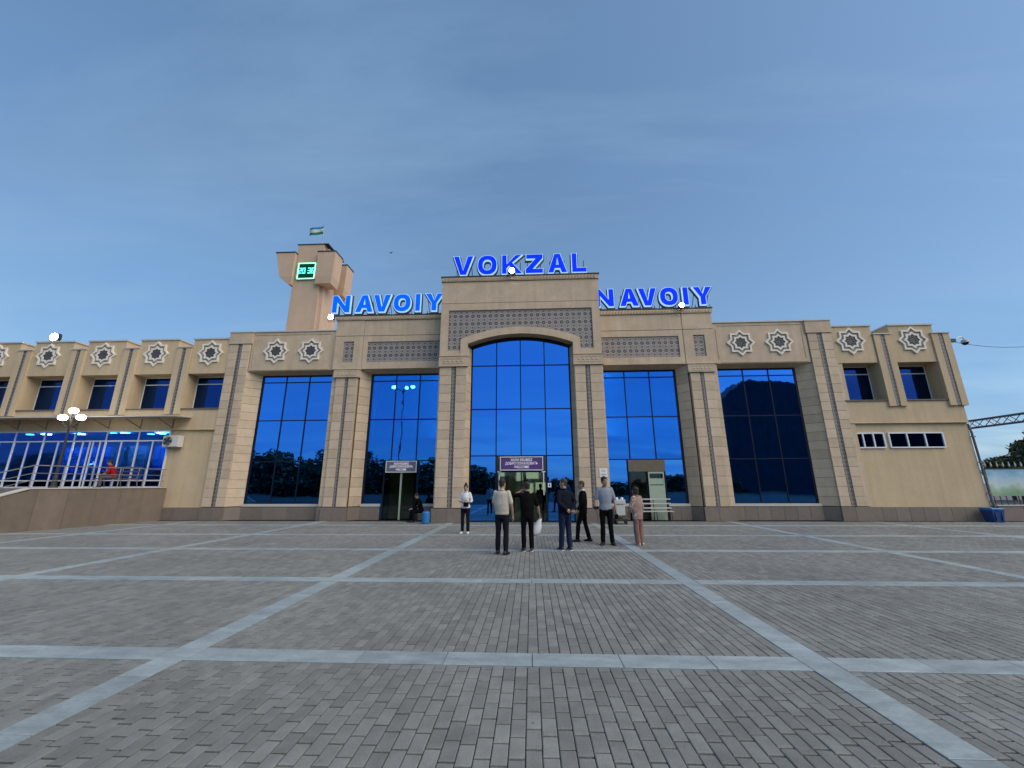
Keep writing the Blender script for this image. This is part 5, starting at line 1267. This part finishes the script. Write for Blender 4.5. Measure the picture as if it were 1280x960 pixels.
def floral():
    m, t, b = principled('rose patterned sleeve cloth'); b.inputs['Roughness'].default_value = .85
    g = N(t, 'ShaderNodeTexCoord'); v = N(t, 'ShaderNodeTexVoronoi'); v.inputs['Scale'].default_value = 24; t.links.new(g.outputs['Object'], v.inputs['Vector'])
    f = M(t, 'LESS_THAN', v.outputs['Distance'], .34); s = N(t, 'ShaderNodeSeparateXYZ'); t.links.new(g.outputs['Object'], s.inputs[0])
    f = M(t, 'MULTIPLY', f, M(t, 'GREATER_THAN', M(t, 'ABSOLUTE', s.outputs[0]), .135))
    n = N(t, 'ShaderNodeMix', data_type='RGBA'); n.inputs[6].default_value = (0.27, 0.175, 0.145, 1); n.inputs[7].default_value = (0.66, 0.62, 0.58, 1); t.links.new(f, n.inputs[0]); t.links.new(n.outputs[2], b.inputs['Base Color'])
    return m
# 1 woman in white blouse, facing the square
w1, L1 = person('woman with a hair bun, white blouse and dark trousers, hands folded at her waist', (-1.92, 14.87, 0), radians(172), 1.69,
 dict(fem=1, sleeve=.62, elL=(-.235, -.01, 1.14), wrL=(-.07, .20, 1.10), elR=(.235, -.01, 1.14), wrR=(.08, .19, 1.12), pmL=(0, -1, 0), pmR=(0, -1, 0), hdL=(1, .25, .05), hdR=(-1, .25, .0), hem=-.05, hyaw=.1, hpitch=-.05),
 dict(shirt=cloth('white blouse cloth', (0.66, 0.66, 0.67)), trousers=NAVY, shoe=mat('white canvas', (0.62, 0.61, 0.58), .7, .05)), 'bun')
hb = world_of(w1, (-.085, .235, 1.06))
q = root('handbag', tuple(hb), 'small black bag held in the hands of the woman in the white blouse', 'bag')
k = MB(); k.bbox(hb.x-.09, hb.x+.09, hb.y-.035, hb.y+.035, hb.z-.10, hb.z+.05, .02); k.build('body', BLK, q)
k = MB(); k.path([(hb.x-.06, hb.y, hb.z+.05), (hb.x-.03, hb.y, hb.z+.11), (hb.x+.03, hb.y, hb.z+.11), (hb.x+.06, hb.y, hb.z+.05)], .008, 6); k.build('strap', BLK, q)
# 2 man in beige polo, back view
person('man seen from behind in a beige polo shirt and dark trousers', (-.30, 10.62, 0), radians(-14), 1.83,
 dict(girth=1.16, shirtk=1.12, sleeve=.42, elR=(.245, -.02, 1.14), wrR=(.255, .07, .89), elL=(-.225, .03, 1.15), wrL=(-.20, .17, .96), hem=-.03, hyaw=-.25, knL=(-.10, .02, .50), anL=(-.12, .04, .085), anR=(.11, -.05, .085)),
 dict(shirt=cloth('beige polo knit', (0.47, 0.43, 0.36)), trousers=NAVY, shoe=DKSHOE), 'short')
# 3 man in black t-shirt
m3, L3 = person('man in black t-shirt and black trousers seen from behind, one elbow raised', (.34, 11.12, 0), radians(8), 1.75,
 dict(girth=1.12, shirtk=1.12, sleeve=.44, elL=(-.37, .07, 1.40), wrL=(-.16, .20, 1.50), pmL=(0, -1, 0), hdL=(.6, -.1, .3), elR=(.285, .0, 1.13), wrR=(.34, .06, .90), curlR=.9, hem=-.06, hyaw=.15, anL=(-.10, .0, .085), anR=(.10, -.05, .085)),
 dict(shirt=BLK, trousers=BLK, shoe=DKSHOE, sole=WSOLE), 'short')
hb = world_of(m3, L3['wrR']+Vector((.01, .02, -.10)))
q = root('plastic_bag', tuple(hb), 'white flat plastic bag hanging from the hand of the man in black', 'bag')
k = MB(); V = []
for j, (z, w, d) in enumerate(((.0, .03, .012), (-.08, .06, .02), (-.22, .115, .035), (-.36, .13, .035), (-.43, .10, .02))):
    for i in range(10): a = 2*pi*i/10; V.append((hb.x+.02-.045*j+w*cos(a)+.006*sin(i*2.1+j), hb.y+.0+d*sin(a)*2, hb.z+z+.008*sin(i*1.7)))
k.rings([V[i*10:(i+1)*10] for i in range(5)]); k.build('bag_body', mat('white film bag', (0.72, 0.72, 0.75), .45, .06, 9, .3, 14), q, True)
k = MB(); k.path([(hb.x-.02, hb.y, hb.z-.03), (hb.x-.005, hb.y, hb.z+.05), (hb.x+.03, hb.y, hb.z-.03)], .008, 6); k.build('bag_handle', MT['paper'], q)
# 4 man in navy sweatshirt and jeans
person('man in navy sweatshirt and blue jeans with hands behind his back', (1.35, 11.25, 0), radians(28), 1.83,
 dict(girth=1.12, shirtk=1.15, sleeve=.96, elL=(-.25, -.10, 1.17), wrL=(-.04, -.17, .98), elR=(.26, -.10, 1.17), wrR=(.06, -.19, .96), hdL=(1, .0, -.2), hdR=(.5, -.6, -.2), pmL=(0, -1, 0), pmR=(0, -1, 0), hem=-.08, hyaw=.75, flare=1.1, anL=(-.10, .06, .085), anR=(.10, -.03, .085), ftL=(-.1, 1, 0), ftR=(.1, 1, 0)),
 dict(shirt=NAVYTOP, trousers=JEAN, shoe=DKSHOE, sole=WSOLE, hair=HAIRB), 'thin')
# 5 man in dark suit, mid stride, profile
m5, L5 = person('man in dark suit and white shirt standing in profile with legs apart', (2.05, 12.93, 0), radians(80), 1.78,
 dict(jacket=1, girth=1.08, shirtk=1.16, sleeve=.97, hem=-.14, knL=(-.10, .16, .50), anL=(-.10, .20, .085), knR=(.10, -.04, .50), anR=(.10, -.15, .085), elR=(.25, -.06, 1.14), wrR=(.24, -.02, .89), elL=(-.25, .0, 1.15), wrL=(-.23, .14, .93), hyaw=.0),
 dict(shirt=BLK, trousers=BLK, shoe=DKSHOE, collar=cloth('white shirt collar', (0.66, 0.66, 0.68)), hair=HAIRB), 'thin')
k = MB(); k.prism([(-.045, 1.44), (.045, 1.44), (.0, 1.16)], .128, .140); o = k.build('shirt_front', cloth('white shirt front', (0.66, 0.66, 0.68)), None); o.parent = m5
# 6 tall young man facing the square
m6, L6 = person('tall young man in grey checked short sleeved shirt and black trousers facing the square', (2.63, 12.30, 0), radians(176), 1.90,
 dict(shirtk=1.10, sleeve=.44, hem=-.06, elL=(-.245, -.02, 1.14), wrL=(-.26, .06, .90), elR=(.25, -.01, 1.15), wrR=(.27, .14, .96), hyaw=.55, anL=(-.13, .02, .085), anR=(.12, .04, .085), ftL=(-.3, 1, 0), ftR=(.45, 1, 0), curlR=.9, curlL=.8),
 dict(shirt=check_cloth(), trousers=BLK, shoe=DKSHOE), 'short')
hb = world_of(m6, L6['wrR']+Vector((.0, .09, -.01))); q = root('phone', tuple(hb), 'black phone in the hand of the tall young man', 'phone')
k = MB(); k.bbox(hb.x-.075, hb.x+.075, hb.y-.035, hb.y-.022, hb.z-.04, hb.z+.04, .004); k.build('phone_body', MT['black'], q)
MB().box(hb.x-.066, hb.x+.066, hb.y-.0375, hb.y-.0355, hb.z-.033, hb.z+.033).build('screen', MT['mullion'], q)
hb = world_of(m6, L6['wrL']+Vector((0, .02, -.16))); q = root('small_pouch', tuple(hb), 'small black pouch hanging from the other hand of the tall young man', 'pouch')
k = MB(); k.bbox(hb.x-.05, hb.x+.05, hb.y-.03, hb.y+.03, hb.z-.09, hb.z+.04, .012); k.build('pouch_body', BLK, q); k = MB(); k.path([(hb.x-.03, hb.y, hb.z+.04), (hb.x, hb.y, hb.z+.10), (hb.x+.03, hb.y, hb.z+.04)], .006, 6); k.build('strap', BLK, q)
# 7 woman in rose suit
person('woman in dusty rose trouser suit with pale patterned sleeves seen from behind', (3.51, 12.18, 0), radians(38), 1.60,
 dict(fem=1, jacket=1, puff=1, girth=1.18, shirtk=1.22, sleeve=.9, hem=-.16, flare=1.28, hyaw=.45, elL=(-.24, .05, 1.15), wrL=(-.20, .17, .95), elR=(.245, -.01, 1.14), wrR=(.24, .06, .90), anL=(-.08, .0, .085), anR=(.08, -.02, .085)),
 dict(shirt=floral(), trousers=cloth('dusty rose cloth', (0.21, 0.13, 0.11)), shoe=mat('pale leather', (0.46, 0.38, 0.33), .6, .05)), 'bob')
# 8 seated figure in black at the side doors
st = root('folding_stool', (-4.75, 19.3, 0), 'low dark stool under the seated person by the side doors', 'stool')
k = MB(); k.bbox(-4.98, -4.55, 19.15, 19.55, .40, .44, .01); k.build('seat', BLK, st)
for x in (-4.95, -4.58):
    for y_ in (19.18, 19.52): MB().tube((x, y_, 0), (x, y_, .40), .016, n=8).build('leg', MT['metal'], st)
sit = dict(sit=1, pelvis=(0, -.02, .53), chest=(0, .10, .90), neck=(0, .18, 1.06), head=(0, .24, 1.20), knL=(-.12, .42, .50), knR=(.13, .42, .50), anL=(-.13, .40, .085), anR=(.14, .44, .085), elL=(-.24, .20, .72), wrL=(-.10, .42, .62), elR=(.24, .20, .72), wrR=(.10, .42, .62), hdL=(.4, 1, -.3), hdR=(-.4, 1, -.3), pmL=(0, 0, -1), pmR=(0, 0, -1))
person('person in black sitting hunched on a stool beside the blue canister', (-4.75, 19.36, 0), radians(120), 1.72, dict(sit, sleeve=.96, hpitch=-.5), dict(shirt=BLK, trousers=BLK, shoe=DKSHOE), 'short')
# 9 person in red on the terrace bench
person('person in red shirt sitting on the terrace bench leaning forward', (-19.95, 19.0, 1.585), radians(130), 1.75, dict(sit, sleeve=.6, girth=1.1, shirtk=1.12, hpitch=-.3), dict(shirt=cloth('red cloth', (0.28, 0.015, 0.02)), trousers=cloth('grey brown cloth', (0.10, 0.085, 0.09)), shoe=DKSHOE), 'short')
# 10 figure in grey inside the doorway
person('person in grey jacket standing inside the central doorway', (.92, 20.4, 0), radians(170), 1.70, dict(sleeve=.95, girth=1.1), dict(shirt=cloth('slate jacket cloth', (0.10, 0.11, 0.13)), trousers=BLK, shoe=DKSHOE), 'short')
for o in bpy.data.objects:
    if '_base' in o: del o['_base']
